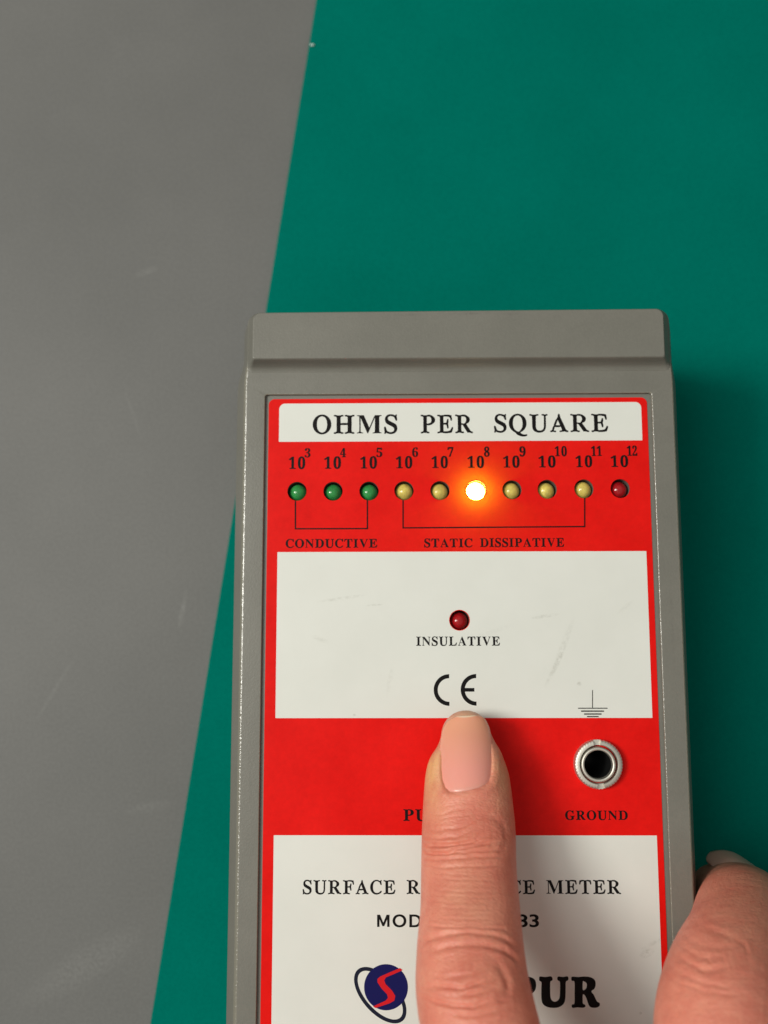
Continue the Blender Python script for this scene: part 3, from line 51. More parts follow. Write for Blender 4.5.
# ------------------------------------------------------------------ helpers
def link(o, parent=None):
    SC.collection.objects.link(o)
    if parent is not None: o.parent = parent
    return o
def world_loc(o):
    v = Vector(o.location)
    while o.parent: o = o.parent; v += Vector(o.location)
    return v
def obj(name, verts, faces, mat, parent=None, smooth=True, label=None, mm=True):
    """one mesh object; verts in label millimetres (mm=True) or world metres"""
    base = world_loc(parent) if parent is not None else Vector((0, 0, 0))
    vs = [(W(*v) if mm else Vector(v)) - base for v in verts]
    me = bpy.data.meshes.new(name); me.from_pydata([tuple(v) for v in vs], [], faces); me.update()
    for q in me.polygons: q.use_smooth = smooth
    if mat is not None: me.materials.append(mat)
    o = bpy.data.objects.new(name, me); link(o, parent)
    if label: o['label'] = label
    return o
def tag(o, label, cat):
    o['label'] = label; o['category'] = cat; return o
def empty(name, loc, label, cat):
    o = bpy.data.objects.new(name, None); o.empty_display_size = .01; o.location = loc; link(o)
    return tag(o, label, cat)
def fix_normals(o):
    bm = bmesh.new(); bm.from_mesh(o.data); bmesh.ops.recalc_face_normals(bm, faces=bm.faces); bm.to_mesh(o.data); bm.free()
    return o
def sharp(o, deg):
    bm = bmesh.new(); bm.from_mesh(o.data)
    for e in bm.edges:
        if len(e.link_faces) == 2 and e.calc_face_angle(0) > math.radians(deg): e.smooth = False
    bm.to_mesh(o.data); bm.free(); return o

def fill2d(loops, z, half=0.0):
    """fill closed 2-D loops (even-odd holes); returns verts, faces in mm"""
    c = bpy.data.curves.new('fill', 'CURVE'); c.dimensions = '2D'; c.fill_mode = 'BOTH'; c.extrude = half
    for L in loops:
        s = c.splines.new('POLY'); s.points.add(len(L) - 1); s.use_cyclic_u = True
        for i, q in enumerate(L): s.points[i].co = (q[0], q[1], 0, 1)
    o = bpy.data.objects.new('fill', c); SC.collection.objects.link(o)
    dg = bpy.context.evaluated_depsgraph_get(); me = bpy.data.meshes.new_from_object(o.evaluated_get(dg))
    v = [(a.co.x, a.co.y, a.co.z + z) for a in me.vertices]; f = [tuple(q.vertices) for q in me.polygons]
    bpy.data.objects.remove(o); bpy.data.curves.remove(c); bpy.data.meshes.remove(me)
    return v, f
def merge(*parts):
    V, F = [], []
    for v, f in parts:
        n = len(V); V += list(v); F += [tuple(i + n for i in q) for q in f]
    return V, F
def circle(cx, cy, r, n=40, ph=0):
    return [(cx + r * math.cos(2 * math.pi * i / n + ph), cy + r * math.sin(2 * math.pi * i / n + ph)) for i in range(n)]
def rrect(x0, x1, y0, y1, r, n=8):
    """rounded rectangle, r = radius or (bl, br, tr, tl); counter-clockwise, 4*(n+1) points"""
    if not isinstance(r, (tuple, list)): r = (r,) * 4
    out = []
    for (cx, cy, a, rr) in ((x0, y0, 180, r[0]), (x1, y0, 270, r[1]), (x1, y1, 0, r[2]), (x0, y1, 90, r[3])):
        sx = 1 if cx == x0 else -1; sy = 1 if cy == y0 else -1
        for i in range(n + 1):
            t = math.radians(a + 90 * i / n)
            out.append((cx + sx * rr + rr * math.cos(t), cy + sy * rr + rr * math.sin(t)))
    return out
def loft(rings, cap0=False, cap1=False):
    n = len(rings[0]); V = [q for r in rings for q in r]; F = []
    for k in range(len(rings) - 1):
        for i in range(n):
            j = (i + 1) % n
            F.append((k * n + i, k * n + j, (k + 1) * n + j, (k + 1) * n + i))
    if cap0: F.append(tuple(range(n - 1, -1, -1)))
    if cap1: F.append(tuple((len(rings) - 1) * n + i for i in range(n)))
    return V, F
def ring(loop, z): return [(x, y, z) for x, y in loop]
def strip(pts, w):
    """mitred ribbon outline round a polyline (closed 2-D loop)"""
    L, R = [], []
    for i, q in enumerate(pts):
        a = pts[max(i - 1, 0)]; b = pts[min(i + 1, len(pts) - 1)]
        def nrm(p1, p2):
            dx, dy = p2[0] - p1[0], p2[1] - p1[1]; l = math.hypot(dx, dy); return (-dy / l, dx / l)
        if i == 0: n = nrm(q, b); s = 1
        elif i == len(pts) - 1: n = nrm(a, q); s = 1
        else:
            n1, n2 = nrm(a, q), nrm(q, b); m = (n1[0] + n2[0], n1[1] + n2[1]); l = math.hypot(*m); n = (m[0] / l, m[1] / l)
            s = 1 / max(.3, n[0] * n1[0] + n[1] * n1[1])
        L.append((q[0] + n[0] * s * w / 2, q[1] + n[1] * s * w / 2)); R.append((q[0] - n[0] * s * w / 2, q[1] - n[1] * s * w / 2))
    return L + R[::-1]
def catmull(P, k=6):
    out = []; n = len(P); P = [np.array(q) for q in P]
    for i in range(n):
        a, b, c, d = P[i - 1], P[i], P[(i + 1) % n], P[(i + 2) % n]
        for j in range(k):
            t = j / k
            out.append(tuple(.5 * (2 * b + (c - a) * t + (2 * a - 5 * b + 4 * c - d) * t * t + (3 * b - a - 3 * c + d) * t ** 3)))
    return out

# ------------------------------------------------------------------ materials
def newmat(name, col=(.5, .5, .5), rough=.5, **kw):
    m = bpy.data.materials.new(name); m.use_nodes = True
    b = m.node_tree.nodes['Principled BSDF']
    b.inputs['Base Color'].default_value = (*col, 1); b.inputs['Roughness'].default_value = rough
    for k, v in kw.items(): b.inputs[k.replace('_', ' ')].default_value = v
    return m, m.node_tree.nodes, m.node_tree.links, b
def node(ns, t, **kw):
    n = ns.new(t)
    for k, v in kw.items():
        if hasattr(n, k): setattr(n, k, v)
        else: n.inputs[k.replace('_', ' ')].default_value = v
    return n
def noise(ns, ls, scale, detail=3, rough=.5, stretch=None, co=None):
    if co is None:
        co = ns.new('ShaderNodeTexCoord').outputs['Object']
    if stretch:
        mp = ns.new('ShaderNodeMapping'); mp.inputs['Scale'].default_value = stretch; ls.new(co, mp.inputs['Vector']); co = mp.outputs['Vector']
    n = ns.new('ShaderNodeTexNoise'); n.inputs['Scale'].default_value = scale; n.inputs['Detail'].default_value = detail; n.inputs['Roughness'].default_value = rough
    ls.new(co, n.inputs['Vector']); return n.outputs['Fac']
def ramp(ns, ls, fac, a, b, ca, cb):
    r = ns.new('ShaderNodeValToRGB'); e = r.color_ramp.elements
    e[0].position = a; e[0].color = (*ca, 1) if len(ca) == 3 else ca; e[1].position = b; e[1].color = (*cb, 1) if len(cb) == 3 else cb
    ls.new(fac, r.inputs['Fac']); return r.outputs['Color']
def mixc(ns, ls, fac, a, b, mode='MIX'):
    m = ns.new('ShaderNodeMix'); m.data_type = 'RGBA'; m.blend_type = mode
    for s, v in ((0, fac), (6, a), (7, b)):
        if isinstance(v, (int, float)): m.inputs[s].default_value = v
        elif isinstance(v, tuple): m.inputs[s].default_value = (*v, 1)
        else: ls.new(v, m.inputs[s])
    return m.outputs[2]
def math_(ns, ls, op, a, b=None):
    m = ns.new('ShaderNodeMath'); m.operation = op
    for i, v in enumerate((a, b)):
        if v is None: continue
        if isinstance(v, (int, float)): m.inputs[i].default_value = v
        else: ls.new(v, m.inputs[i])
    return m.outputs[0]
def bump(ns, ls, bsdf, h, dist, strength=1.0):
    b = ns.new('ShaderNodeBump'); b.inputs['Distance'].default_value = dist; b.inputs['Strength'].default_value = strength
    ls.new(h, b.inputs['Height']); ls.new(b.outputs['Normal'], bsdf.inputs['Normal'])

def scuffs(ns, ls, marks, seed):
    co = ns.new('ShaderNodeTexCoord').outputs['Object']; tot = None
    for (x, y, ang, lx, ly, s) in marks:
        mp = ns.new('ShaderNodeMapping'); mp.vector_type = 'TEXTURE'
        mp.inputs['Location'].default_value = (x * .001, y * .001, 0); mp.inputs['Rotation'].default_value = (0, 0, math.radians(ang)); mp.inputs['Scale'].default_value = (lx * .001, ly * .001, 1)
        ls.new(co, mp.inputs['Vector'])
        sp = ns.new('ShaderNodeSeparateXYZ'); ls.new(mp.outputs['Vector'], sp.inputs[0])
        r2 = math_(ns, ls, 'ADD', math_(ns, ls, 'POWER', math_(ns, ls, 'ABSOLUTE', sp.outputs[0]), 2), math_(ns, ls, 'POWER', math_(ns, ls, 'ABSOLUTE', sp.outputs[1]), 2))
        f = math_(ns, ls, 'MULTIPLY', math_(ns, ls, 'MAXIMUM', math_(ns, ls, 'SUBTRACT', 1, r2), 0), s)
        tot = f if tot is None else math_(ns, ls, 'ADD', tot, f)
    n = ramp(ns, ls, noise(ns, ls, 1500, 3, .6), 0.36, .85, (0, 0, 0), (.8, .8, .8))
    return math_(ns, ls, 'MULTIPLY', tot, n)
M = {}
# green ESD mat
m, ns, ls, b = newmat('green_rubber_mat', rough=.6, Specular_IOR_Level=.0); M['mat'] = m
col = ramp(ns, ls, noise(ns, ls, 26, 4, .6), .3, .7, (.0002, .146, .110), (.0004, .166, .127))
sp = ramp(ns, ls, noise(ns, ls, 2200, 2, .7), .35, .65, (.93, .93, .93), (1.05, 1.05, 1.05))
col = mixc(ns, ls, 1.0, col, sp, 'MULTIPLY')
ls.new(col, b.inputs['Base Color']); bump(ns, ls, b, noise(ns, ls, 2600, 2), .00003, .5)
m, ns, ls, b = newmat('mat_edge_lit', (.03, .16, .12), .6); M['mat_edge'] = m  # sides a touch paler: light from the left put into the colour
# grey moulded case
m, ns, ls, b = newmat('grey_case_plastic', rough=.42); M['case'] = m
col = ramp(ns, ls, noise(ns, ls, 90, 4, .6), .3, .7, (.162, .158, .134), (.186, .181, .154))
CM = [(1.5, 72.4, 2, 4, .35, .7), (-9, 72.2, 0, 2.4, .3, .5), (9, 72.3, 3, 2, .3, .5), (-35, 40, 88, 6, .3, .35), (34.4, 20, 90, 9, .35, .35), (-34.6, -5, 92, 8, .3, .3), (20, 70, 20, 2.5, .2, .3)]
col = mixc(ns, ls, scuffs(ns, ls, CM, 3), col, (.075, .07, .06))
sp = ramp(ns, ls, noise(ns, ls, 2400, 2, .7), .35, .65, (.97, .97, .97), (1.03, 1.03, 1.03)); col = mixc(ns, ls, 1.0, col, sp, 'MULTIPLY')
ls.new(col, b.inputs['Base Color'])
bump(ns, ls, b, noise(ns, ls, 3200, 3, .6), .00005, .55)
m, ns, ls, b = newmat('worn_case_edge', (.21, .2, .16), .2, Specular_IOR_Level=.95); M['case_edge'] = m
bump(ns, ls, b, noise(ns, ls, 2600, 2, .6), .00010, .8)
# printed red and white, glossy overlay
# grey bench laminate, cloudy
m, ns, ls, b = newmat('bench_laminate', rough=.6, Specular_IOR_Level=.25); M['bench'] = m
c1 = ramp(ns, ls, noise(ns, ls, 13, 5, .6), .3, .72, (.136, .136, .130), (.168, .167, .159))
c2 = ramp(ns, ls, noise(ns, ls, 60, 4, .65), .62, .8, (0, 0, 0), (1, 1, 1))
col = mixc(ns, ls, math_(ns, ls, 'MULTIPLY', c2, .05), c1, (.34, .335, .32))
sp = ramp(ns, ls, noise(ns, ls, 1800, 2, .7), .35, .65, (.94, .94, .94), (1.06, 1.06, 1.06)); col = mixc(ns, ls, 1.0, col, sp, 'MULTIPLY')
BM = [(-54.5, 19, 80, 4.5, .7, .55), (-64, 91, 20, 3, 1, .4), (-72, -50, 30, 14, 4, .35), (-80, 3, 60, 9, .5, .3), (-66, 60, 110, 7, .4, .3), (-60, -20, 10, 6, 1.2, .25)]
col = mixc(ns, ls, scuffs(ns, ls, BM, 2), col, (.36, .36, .34))
ls.new(col, b.inputs['Base Color']); bump(ns, ls, b, noise(ns, ls, 1400, 2), .00004, .6)
m, ns, ls, b = newmat('printed_red', rough=.4, Specular_IOR_Level=.10); M['red'] = m
col = ramp(ns, ls, noise(ns, ls, 120, 4, .6), .3, .7, (.74, .0058, .0040), (.83, .0095, .0068))
sp = ramp(ns, ls, noise(ns, ls, 900, 3, .7), .3, .7, (.95, .95, .95), (1.05, 1.05, 1.05)); col = mixc(ns, ls, 1.0, col, sp, 'MULTIPLY')
ls.new(col, b.inputs['Base Color']); bump(ns, ls, b, noise(ns, ls, 400, 2), .00002, .3)
tl = ns.new('ShaderNodeBsdfTranslucent'); tl.inputs['Color'].default_value = (1, .52, .015, 1)      # film made translucent with an amber tint, for a halo round the lit lamp
mx = ns.new('ShaderNodeMixShader'); mx.inputs[0].default_value = .042
ls.new(b.outputs[0], mx.inputs[1]); ls.new(tl.outputs[0], mx.inputs[2]); ls.new(mx.outputs[0], ns['Material Output'].inputs['Surface'])
m, ns, ls, b = newmat('printed_white', rough=.4, Specular_IOR_Level=.22); M['white'] = m
MARKS = [(13.6, 21.5, 8, 2.6, .35, .8), (16.5, 16.5, 68, 5.5, .6, .55), (15, 13, 62, 4, .5, .5), (19, 10.5, 10, .5, .4, .9), (-20, 24.5, 8, 4.5, .35, .5),
         (-14.5, 23.4, 4, 1.6, .2, .8), (-23.5, 17.8, -20, 1.8, .5, .45), (-17.8, 5.5, 0, .3, .25, 1), (18, 2.2, 0, .5, .3, 1), (27, 23, 40, 2, .4, .3),
         (28.5, -31.5, 25, 1.4, .7, .9), (29.6, -30, 25, 2.4, .4, .5), (-12, 11, 80, 3, .5, .3), (5, 19, 20, 4, .5, .25), (27.2, -40.5, 0, .3, .3, .9)]
sc = scuffs(ns, ls, MARKS, 1)
base = ramp(ns, ls, noise(ns, ls, 70, 5, .6), .3, .7, (.715, .727, .672), (.755, .766, .712))
col = mixc(ns, ls, sc, base, (.33, .33, .27))
ls.new(col, b.inputs['Base Color']); bump(ns, ls, b, noise(ns, ls, 300, 2), .00002, .3)
m, ns, ls, b = newmat('black_ink', (.007, .006, .006), .45, Specular_IOR_Level=.12); M['ink'] = m
m, ns, ls, b = newmat('navy_ink', (.008, .008, .085), .45, Specular_IOR_Level=.12); M['navy'] = m
m, ns, ls, b = newmat('dark_blue_ink', (.012, .014, .03), .45, Specular_IOR_Level=.12); M['dark_blue'] = m
m, ns, ls, b = newmat('red_ink', (.62, .012, .018), .45, Specular_IOR_Level=.12); M['red_ink'] = m
# lamps
def ledmat(name, c, tr):
    m, ns, ls, b = newmat(name, c, .16, IOR=1.5)
    b.inputs['Subsurface Weight'].default_value = tr; b.inputs['Subsurface Radius'].default_value = (1, 1, 1); b.inputs['Subsurface Scale'].default_value = .0006
    col = ramp(ns, ls, noise(ns, ls, 900, 2), .35, .7, tuple(v * .8 for v in c), tuple(min(1, v * 1.15) for v in c)); ls.new(col, b.inputs['Base Color'])
    return m
M['green_lens'] = ledmat('green_lens', (.035, .29, .07), .45)
M['yellow_lens'] = ledmat('yellow_lens', (.70, .58, .14), .65)
M['red_lens'] = ledmat('red_lens', (.38, .008, .012), .4)
m, ns, ls, b = newmat('lit_amber_lens', (.9, .5, .1), .2); M['lit'] = m
b.inputs['Emission Color'].default_value = (1.0, .62, .10, 1); b.inputs['Emission Strength'].default_value = 110
gn = ns.new('ShaderNodeNewGeometry'); sz = ns.new('ShaderNodeSeparateXYZ'); ls.new(gn.outputs['Normal'], sz.inputs[0])   # strong along its axis, amber at the rim of the dome
er = ns.new('ShaderNodeValToRGB'); ls.new(sz.outputs['Z'], er.inputs['Fac']); er.color_ramp.elements[0].position = .02; er.color_ramp.elements[0].color = (.014, .006, .0003, 1)
for ps, cc in ((.10, (.016, .0075, .0004)), (.42, (.030, .018, .0012)), (.66, (.10, .075, .02))): er.color_ramp.elements.new(ps).color = (*cc, 1)
e = er.color_ramp.elements[-1]; e.position = .9; e.color = (1, .8, .4, 1)
tc = ns.new('ShaderNodeTexCoord'); s3 = ns.new('ShaderNodeSeparateXYZ'); ls.new(tc.outputs['Object'], s3.inputs[0])
low = math_(ns, ls, 'LESS_THAN', s3.outputs['Z'], HB * .001 - .00045)                      # body under the film made extra bright, added to feed the halo
ls.new(mixc(ns, ls, low, er.outputs['Color'], (1, .66, .08)), b.inputs['Emission Color'])
m, ns, ls, b = newmat('nickel', (.66, .64, .57), .55, Metallic=1); M['nickel'] = m
bump(ns, ls, b, noise(ns, ls, 900, 3), .00004, .5)
m, ns, ls, b = newmat('socket_bore', (.006, .006, .006), .5); M['bore'] = m
m, ns, ls, b = newmat('lint', (.6, .75, .7), .8); M['lint'] = m
# skin, coloured from the 'tone' attribute; nail from its own
m, ns, ls, b = newmat('skin', rough=.47); M['skin'] = m
at = ns.new('ShaderNodeAttribute'); at.attribute_name = 'tone'
n1 = noise(ns, ls, 260, 4, .6); n2 = noise(ns, ls, 900, 3, .6)
c = mixc(ns, ls, ramp(ns, ls, n1, .35, .7, (0, 0, 0), (.55, .55, .55)), at.outputs['Color'], (.60, .145, .10))
c = mixc(ns, ls, ramp(ns, ls, n2, .45, .75, (0, 0, 0), (.22, .22, .22)), c, (.78, .40, .26))
c = mixc(ns, ls, ramp(ns, ls, noise(ns, ls, 1300, 3, .7), .56, .72, (0, 0, 0), (.35, .35, .35)), c, (.56, .14, .10))
ls.new(c, b.inputs['Base Color'])
b.inputs['Subsurface Weight'].default_value = .22; b.inputs['Subsurface Radius'].default_value = (1, .35, .2); b.inputs['Subsurface Scale'].default_value = .0016
rr = ns.new('ShaderNodeMapRange'); ls.new(noise(ns, ls, 700, 4, .65), rr.inputs['Value']); rr.inputs['To Min'].default_value = .34; rr.inputs['To Max'].default_value = .62; ls.new(rr.outputs[0], b.inputs['Roughness'])
vor = ns.new('ShaderNodeTexVoronoi'); vor.feature = 'DISTANCE_TO_EDGE'; vor.inputs['Scale'].default_value = 1900
mp = ns.new('ShaderNodeMapping'); mp.inputs['Scale'].default_value = (.55, 1, 1); ls.new(ns.new('ShaderNodeTexCoord').outputs['Object'], mp.inputs['Vector']); ls.new(mp.outputs['Vector'], vor.inputs['Vector'])
h = math_(ns, ls, 'ADD', math_(ns, ls, 'MULTIPLY', math_(ns, ls, 'MINIMUM', vor.outputs['Distance'], .25), 2.2), math_(ns, ls, 'ADD', math_(ns, ls, 'MULTIPLY', noise(ns, ls, 2200, 3, .6), .8), math_(ns, ls, 'MULTIPLY', noise(ns, ls, 1000, 3, .6, (.3, 1.5, 1)), 2.4)))
bump(ns, ls, b, h, .00006, .8)
m, ns, ls, b = newmat('fingernail', rough=.24); M['nail'] = m
at = ns.new('ShaderNodeAttribute'); at.attribute_name = 'tone'; ls.new(at.outputs['Color'], b.inputs['Base Color'])
b.inputs['Subsurface Weight'].default_value = .2; b.inputs['Subsurface Radius'].default_value = (1, .4, .25); b.inputs['Subsurface Scale'].default_value = .001
bump(ns, ls, b, noise(ns, ls, 1500, 2, .5, (1, .06, 1)), .00003, .5)

# ------------------------------------------------------------------ the setting: bench top and green mat
def slab(x0, x1, y0, y1, z0, z1): 
    return loft([ring(rrect(x0, x1, y0, y1, 4), z0), ring(rrect(x0, x1, y0, y1, 4), z1)], True, True)
v, f = slab(-650, 650, -450, 550, -HB - 32, -HB - 2)
o = fix_normals(obj('bench_top', v, f, M['bench'], smooth=False)); o['kind'] = 'structure'

(ax, ay), (bx, by) = D['mat']
ux, uy = ax - bx, ay - by; l = math.hypot(ux, uy); ux /= l; uy /= l
q0 = (bx - ux * 260, by - uy * 260); q1 = (ax + ux * 240, ay + uy * 240)
px_, py_ = uy, -ux
outl = [q0, (q0[0] + px_ * 520, q0[1] + py_ * 520), (q1[0] + px_ * 520, q1[1] + py_ * 520), q1]
def inset(L, d):
    cx = sum(q[0] for q in L) / 4; cy = sum(q[1] for q in L) / 4
    return [(x + (d if x < cx else -d), y + (d if y < cy else -d)) for x, y in L]
rings = [ring(outl, -HB - 1.99), ring(outl, -HB - .35), ring(inset(outl, .15), -HB - .08), ring(inset(outl, .45), -HB)]
v, f = loft(rings, True, True)
mat_o = fix_normals(obj('work_mat', v, f, M['mat'], smooth=False))
mat_o.data.materials.append(M['mat_edge'])
for q in mat_o.data.polygons:
    if abs(q.normal.z) < .3: q.material_index = 1
tag(mat_o, 'smooth green rubber mat with a straight left edge lying on the grey bench', 'mat')
s = D['speck']
v, f = merge(*[loft([ring(circle(s[0] + dx, s[1] + dy, r, 8), s[2] + .05 + h) for r, h in ((.02, 0), (.22, .05), (.2, .3), (.03, .4))], True, True) for dx, dy in ((0, 0), (.3, .12), (-.2, .2))])
tag(obj('lint_speck', v, f, M['lint']), 'tiny pale speck of lint at the edge of the green mat', 'lint')

# ------------------------------------------------------------------ the meter
root = empty('surface_resistance_meter', W(0, -5, -HB), 'grey handheld meter with red and white faceplate and a lamp row on the green mat', 'meter')
RX0, RX1, RY0, RY1 = -33.1, 32.45, -76, 54.1           # recess for the faceplate
XL, XR, YB, YT = -36.5, 36.1, -80, 68.7
LED = D['led']
def body_ring(d, z, r, g=1.0):    # case outline grown by d; it narrows a little beside the raised end bar
    L = rrect(XL - d, XR + d * .8, YB - d, YT + d * .12, r)
    n = len(L) // 4
    sides = [56, 57.5, 59, 60.5, 62]
    L = L[:2 * n] + [(XR + d * .8, y) for y in sides] + L[2 * n:] + [(XL - d, y) for y in sides[::-1]]
    def nar(x, y):
        k = min(max((y - 56) / 5, 0), 1); k = k * k * (3 - 2 * k)
        return x + (.35 + .36 * max(d, 0)) * k * g if x < 0 else x - (.3 + .1 * max(d, 0)) * k * g
    return [(nar(x, y), y + .0045 * x * (y > 63), z) for x, y in L]
holes = [circle(x, y, 1.68, 36) for x, y in LED] + [circle(D['nut'][0] - .1, D['nut'][1], 2.4, 48)]
top = [body_ring(1.0, -HB, 3), body_ring(1.7, -HB + .8, 3.2), body_ring(2.1, -13, 3.2), body_ring(2.1, -4.4, 3.2), body_ring(1.9, -3.3, 3.2), body_ring(.34, -.06, 2.0), body_ring(.26, .15, 2.0), body_ring(.11, .33, 2.0), body_ring(-.10, .45, 2.0), body_ring(-.32, .5, 1.9)]
rec = lambda d, r: rrect(RX0 - d, RX1 + d, RY0 - d, RY1 + d, r)
inner = [(rec(.20, .5), .5), (rec(.10, .45), .475), (rec(.03, .42), .41), (rec(0, .4), .3), (rec(0, .4), -.12)]
v, f = loft(top, True, False)
rv, rf = loft([ring(L, z) for L, z in inner])
face = fill2d([[q[:2] for q in top[-1]], inner[0][0]], .5)      # flat top between the outer edge and the recess
shell = merge((v, f), (rv, rf), face)
floor_ = fill2d([rec(0, .4), rrect(-31.2, 30.6, 27.7, 45.7, .5), holes[10], holes[11]], -.12)   # one window behind the lamp row
wells = [loft([ring(circle(x, y, 1.65, 36), -.10), ring(circle(x, y, 1.65, 36), -7)], False, True) for i, (x, y) in enumerate(LED) if i != 5]  # opaque tubes added to keep the lit lamp's stray light out
lower = fill2d([rrect(-34, 34, -70, 60, 1)], -12)        # circuit board level, closes the holes from below
bt, bb = D['bar']['top'], D['bar']['base']
xl, xr = bt[0][0], bt[1][0]; yt = (bt[0][1] + bt[1][1]) / 2; yf = (bt[2][1] + bt[3][1]) / 2
def bar_ring(x0, x1, y0, y1, z, r): return [(x, y + .0045 * x * (y > 63), z) for x, y in rrect(x0, x1, y0, y1, r)]
CR = lambda f, k: (f, f, k, k)
bar = loft([bar_ring(XL + .35, XR - .3, yf - 1.9, YT - .1, .2, CR(.8, 1.8)), bar_ring(XL + .4, XR - .35, yf - 1.7, YT - .12, .54, CR(.8, 1.8)), bar_ring(XL + .5, XR - .5, yf - 1.2, YT - .2, .68, CR(.7, 1.7)), bar_ring(XL + .7, XR - .75, yf - .8, YT - .3, 1.1, CR(.6, 1.6)), bar_ring(XL + 1.0, XR - 1.15, yf - .45, YT - .45, 1.8, CR(.5, 1.5)),
            bar_ring(xl - .22, xr + .3, yf - .2, yt + .14, 2.6, CR(.45, 1.3)), bar_ring(xl - .08, xr + .12, yf - .05, yt + .06, 2.88, CR(.4, 1.25)), bar_ring(xl + .08, xr - .06, yf + .14, yt - .08, 3.0, CR(.35, 1.2))], False, True)
v, f = merge(shell, floor_, lower, bar, *wells)
case = obj('case', v, f, M['case'], root); 
bm = bmesh.new(); bm.from_mesh(case.data); bmesh.ops.remove_doubles(bm, verts=bm.verts, dist=1e-6); bm.to_mesh(case.data); bm.free()
fix_normals(case); sharp(case, 40)
case.data.materials.append(M['case_edge'])                       # moulded edges rubbed shiny
for q in case.data.polygons:
    c, n = q.center, q.normal
    if -.2 < (world_loc(case).z + c.z - ZB) * 1000 < .499 and .03 < n.z < .995 and q.area < 1e-4 and c.y < .064: q.material_index = 1
case.modifiers.new('weighted_normals', 'WEIGHTED_NORMAL').keep_sharp = True

# faceplate: a thin printed sheet with a hole for every lamp
v, f = fill2d([rrect(-32.52, 31.75, -75, 53.45, (.8, .8, 1.0, 1.0))] + [circle(x, y, 1.62, 36) for x, y in LED] + [circle(D['nut'][0] - .1, D['nut'][1], 2.4, 48)], -.14, .14)
f = [q for q in f if not all(v[i][2] < -.27 for i in q)]        # the back of the film is open to the lamp board
plate = obj('faceplate', v, f, M['red'], root, smooth=False)
def panel(loops, label):
    v, f = fill2d(loops, .02); return obj('white_panel', v, f, M['white'], plate, smooth=False, label=label)
panel([rrect(-30.73, 30.75, 46.02, 52.65, (.06, .06, 1.0, 1.0))], 'narrow white title panel across the top')
panel([rrect(-30.73, 30.73, 0, 27.25, .06), circle(*LED[10], 1.72, 36)], 'white panel with the single red lamp')
panel([rrect(-30.76, 30.75, -72, -18.52, .06)], 'large white panel with the meter title')

def word(style, s, x0, x1, base, top):
    loops = []; x = 0
    gap = {'light': .13, 'semi': .12, 'sans': .28}[style]
    if s.isdigit(): gap = .26 if s == '10' and top - base > 1.6 else .13
    glyphs = []
    for ch in s:
        G = GLYPHS[style][ch]; xs = [c for L in G for c in L[0::2]]; mn, mx = min(xs) / 1000, max(xs) / 1000
        glyphs.append((G, x - mn)); x += mx - mn + gap
    tot = x - gap; sx = (x1 - x0) / tot; sy = top - base
    for G, ox in glyphs:
        for L in G: loops.append([(x0 + (ox + L[i] / 1000) * sx, base + L[i + 1] / 1000 * sy) for i in range(0, len(L), 2)])
    return loops
groups = {}
for g, st, s, x0, x1, base, top_ in D['text']: groups.setdefault(g, []).extend(word(st, s, x0, x1, base, top_))
NAMES = {'header': ('header_lettering', 'large black words OHMS PER SQUARE'), 'scale': ('scale_numerals', 'black powers of ten above the lamps'), 'conductive': ('lettering', 'small black word CONDUCTIVE'),
         'static': ('lettering', 'small black words STATIC DISSIPATIVE'), 'insulative': ('lettering', 'small black word INSULATIVE'), 'ground': ('lettering', 'small black word GROUND'),
         'push': ('lettering', 'small black word starting PU beside the fingertip'), 'title': ('title_lettering', 'black words SURFACE RESISTANCE METER'), 'model': ('model_lettering', 'plain black MODEL line')}
for g, L in groups.items():
    v, f = fill2d(L, .04)
    if g in ('scale', 'model'): v, f = merge(([(a - (.05 if g == 'scale' else 0), b_, c) for a, b_, c in v], f), fill2d([[(a - (.11 if g == 'scale' else -.06), b_) for a, b_ in q] for q in L], .046))     # ink spread of the print
    obj(NAMES[g][0], v, f, M['ink'], plate, smooth=False, label=NAMES[g][1])
for key in ('br1', 'br2'):
    v, f = fill2d([strip(D[key], .22)], .04); obj('bracket_line', v, f, M['ink'], plate, smooth=False, label='bracket under the green lamps' if key == 'br1' else 'bracket under the yellow lamps')
# CE mark
loops = []
(cx1, cy1), (cx2, cy2) = D['ce']; R, t = 2.56, .66
for cx, cy, e in ((cx1, cy1, 0), (cx2, cy2, 1)):
    outer = [(cx + R * math.cos(math.radians(a)), cy + R * math.sin(math.radians(a))) for a in range(90, 271, 6)]
    inner = [(cx + (R - t) * math.cos(math.radians(a)), cy + (R - t) * math.sin(math.radians(a))) for a in range(90, 271, 6)]
    if e:
        h = t * .45; k = math.degrees(math.asin(h / (R - t)))
        up = [q for q in inner if q[1] > cy + h]; dn = [q for q in inner if q[1] < cy - h]
        xe = cx - (R - t) * math.cos(math.radians(k))
        inn = up + [(xe, cy + h), (cx - .32, cy + h), (cx - .32, cy - h), (xe, cy - h)] + dn
    else: inn = inner
    loops.append(outer + inn[::-1])
v, f = fill2d(loops, .04); obj('conformity_mark', v, f, M['ink'], plate, smooth=False, label='black CE mark above the fingertip')
loops = [strip(q, w) for q, w in zip(D['gnd'], (.13, .15, .2, .2, .17))]
v, f = merge(*[fill2d([L], .04 + .004 * i) for i, L in enumerate(loops)]); obj('earth_symbol', v, f, M['ink'], plate, smooth=False, label='thin black earth symbol above the socket')
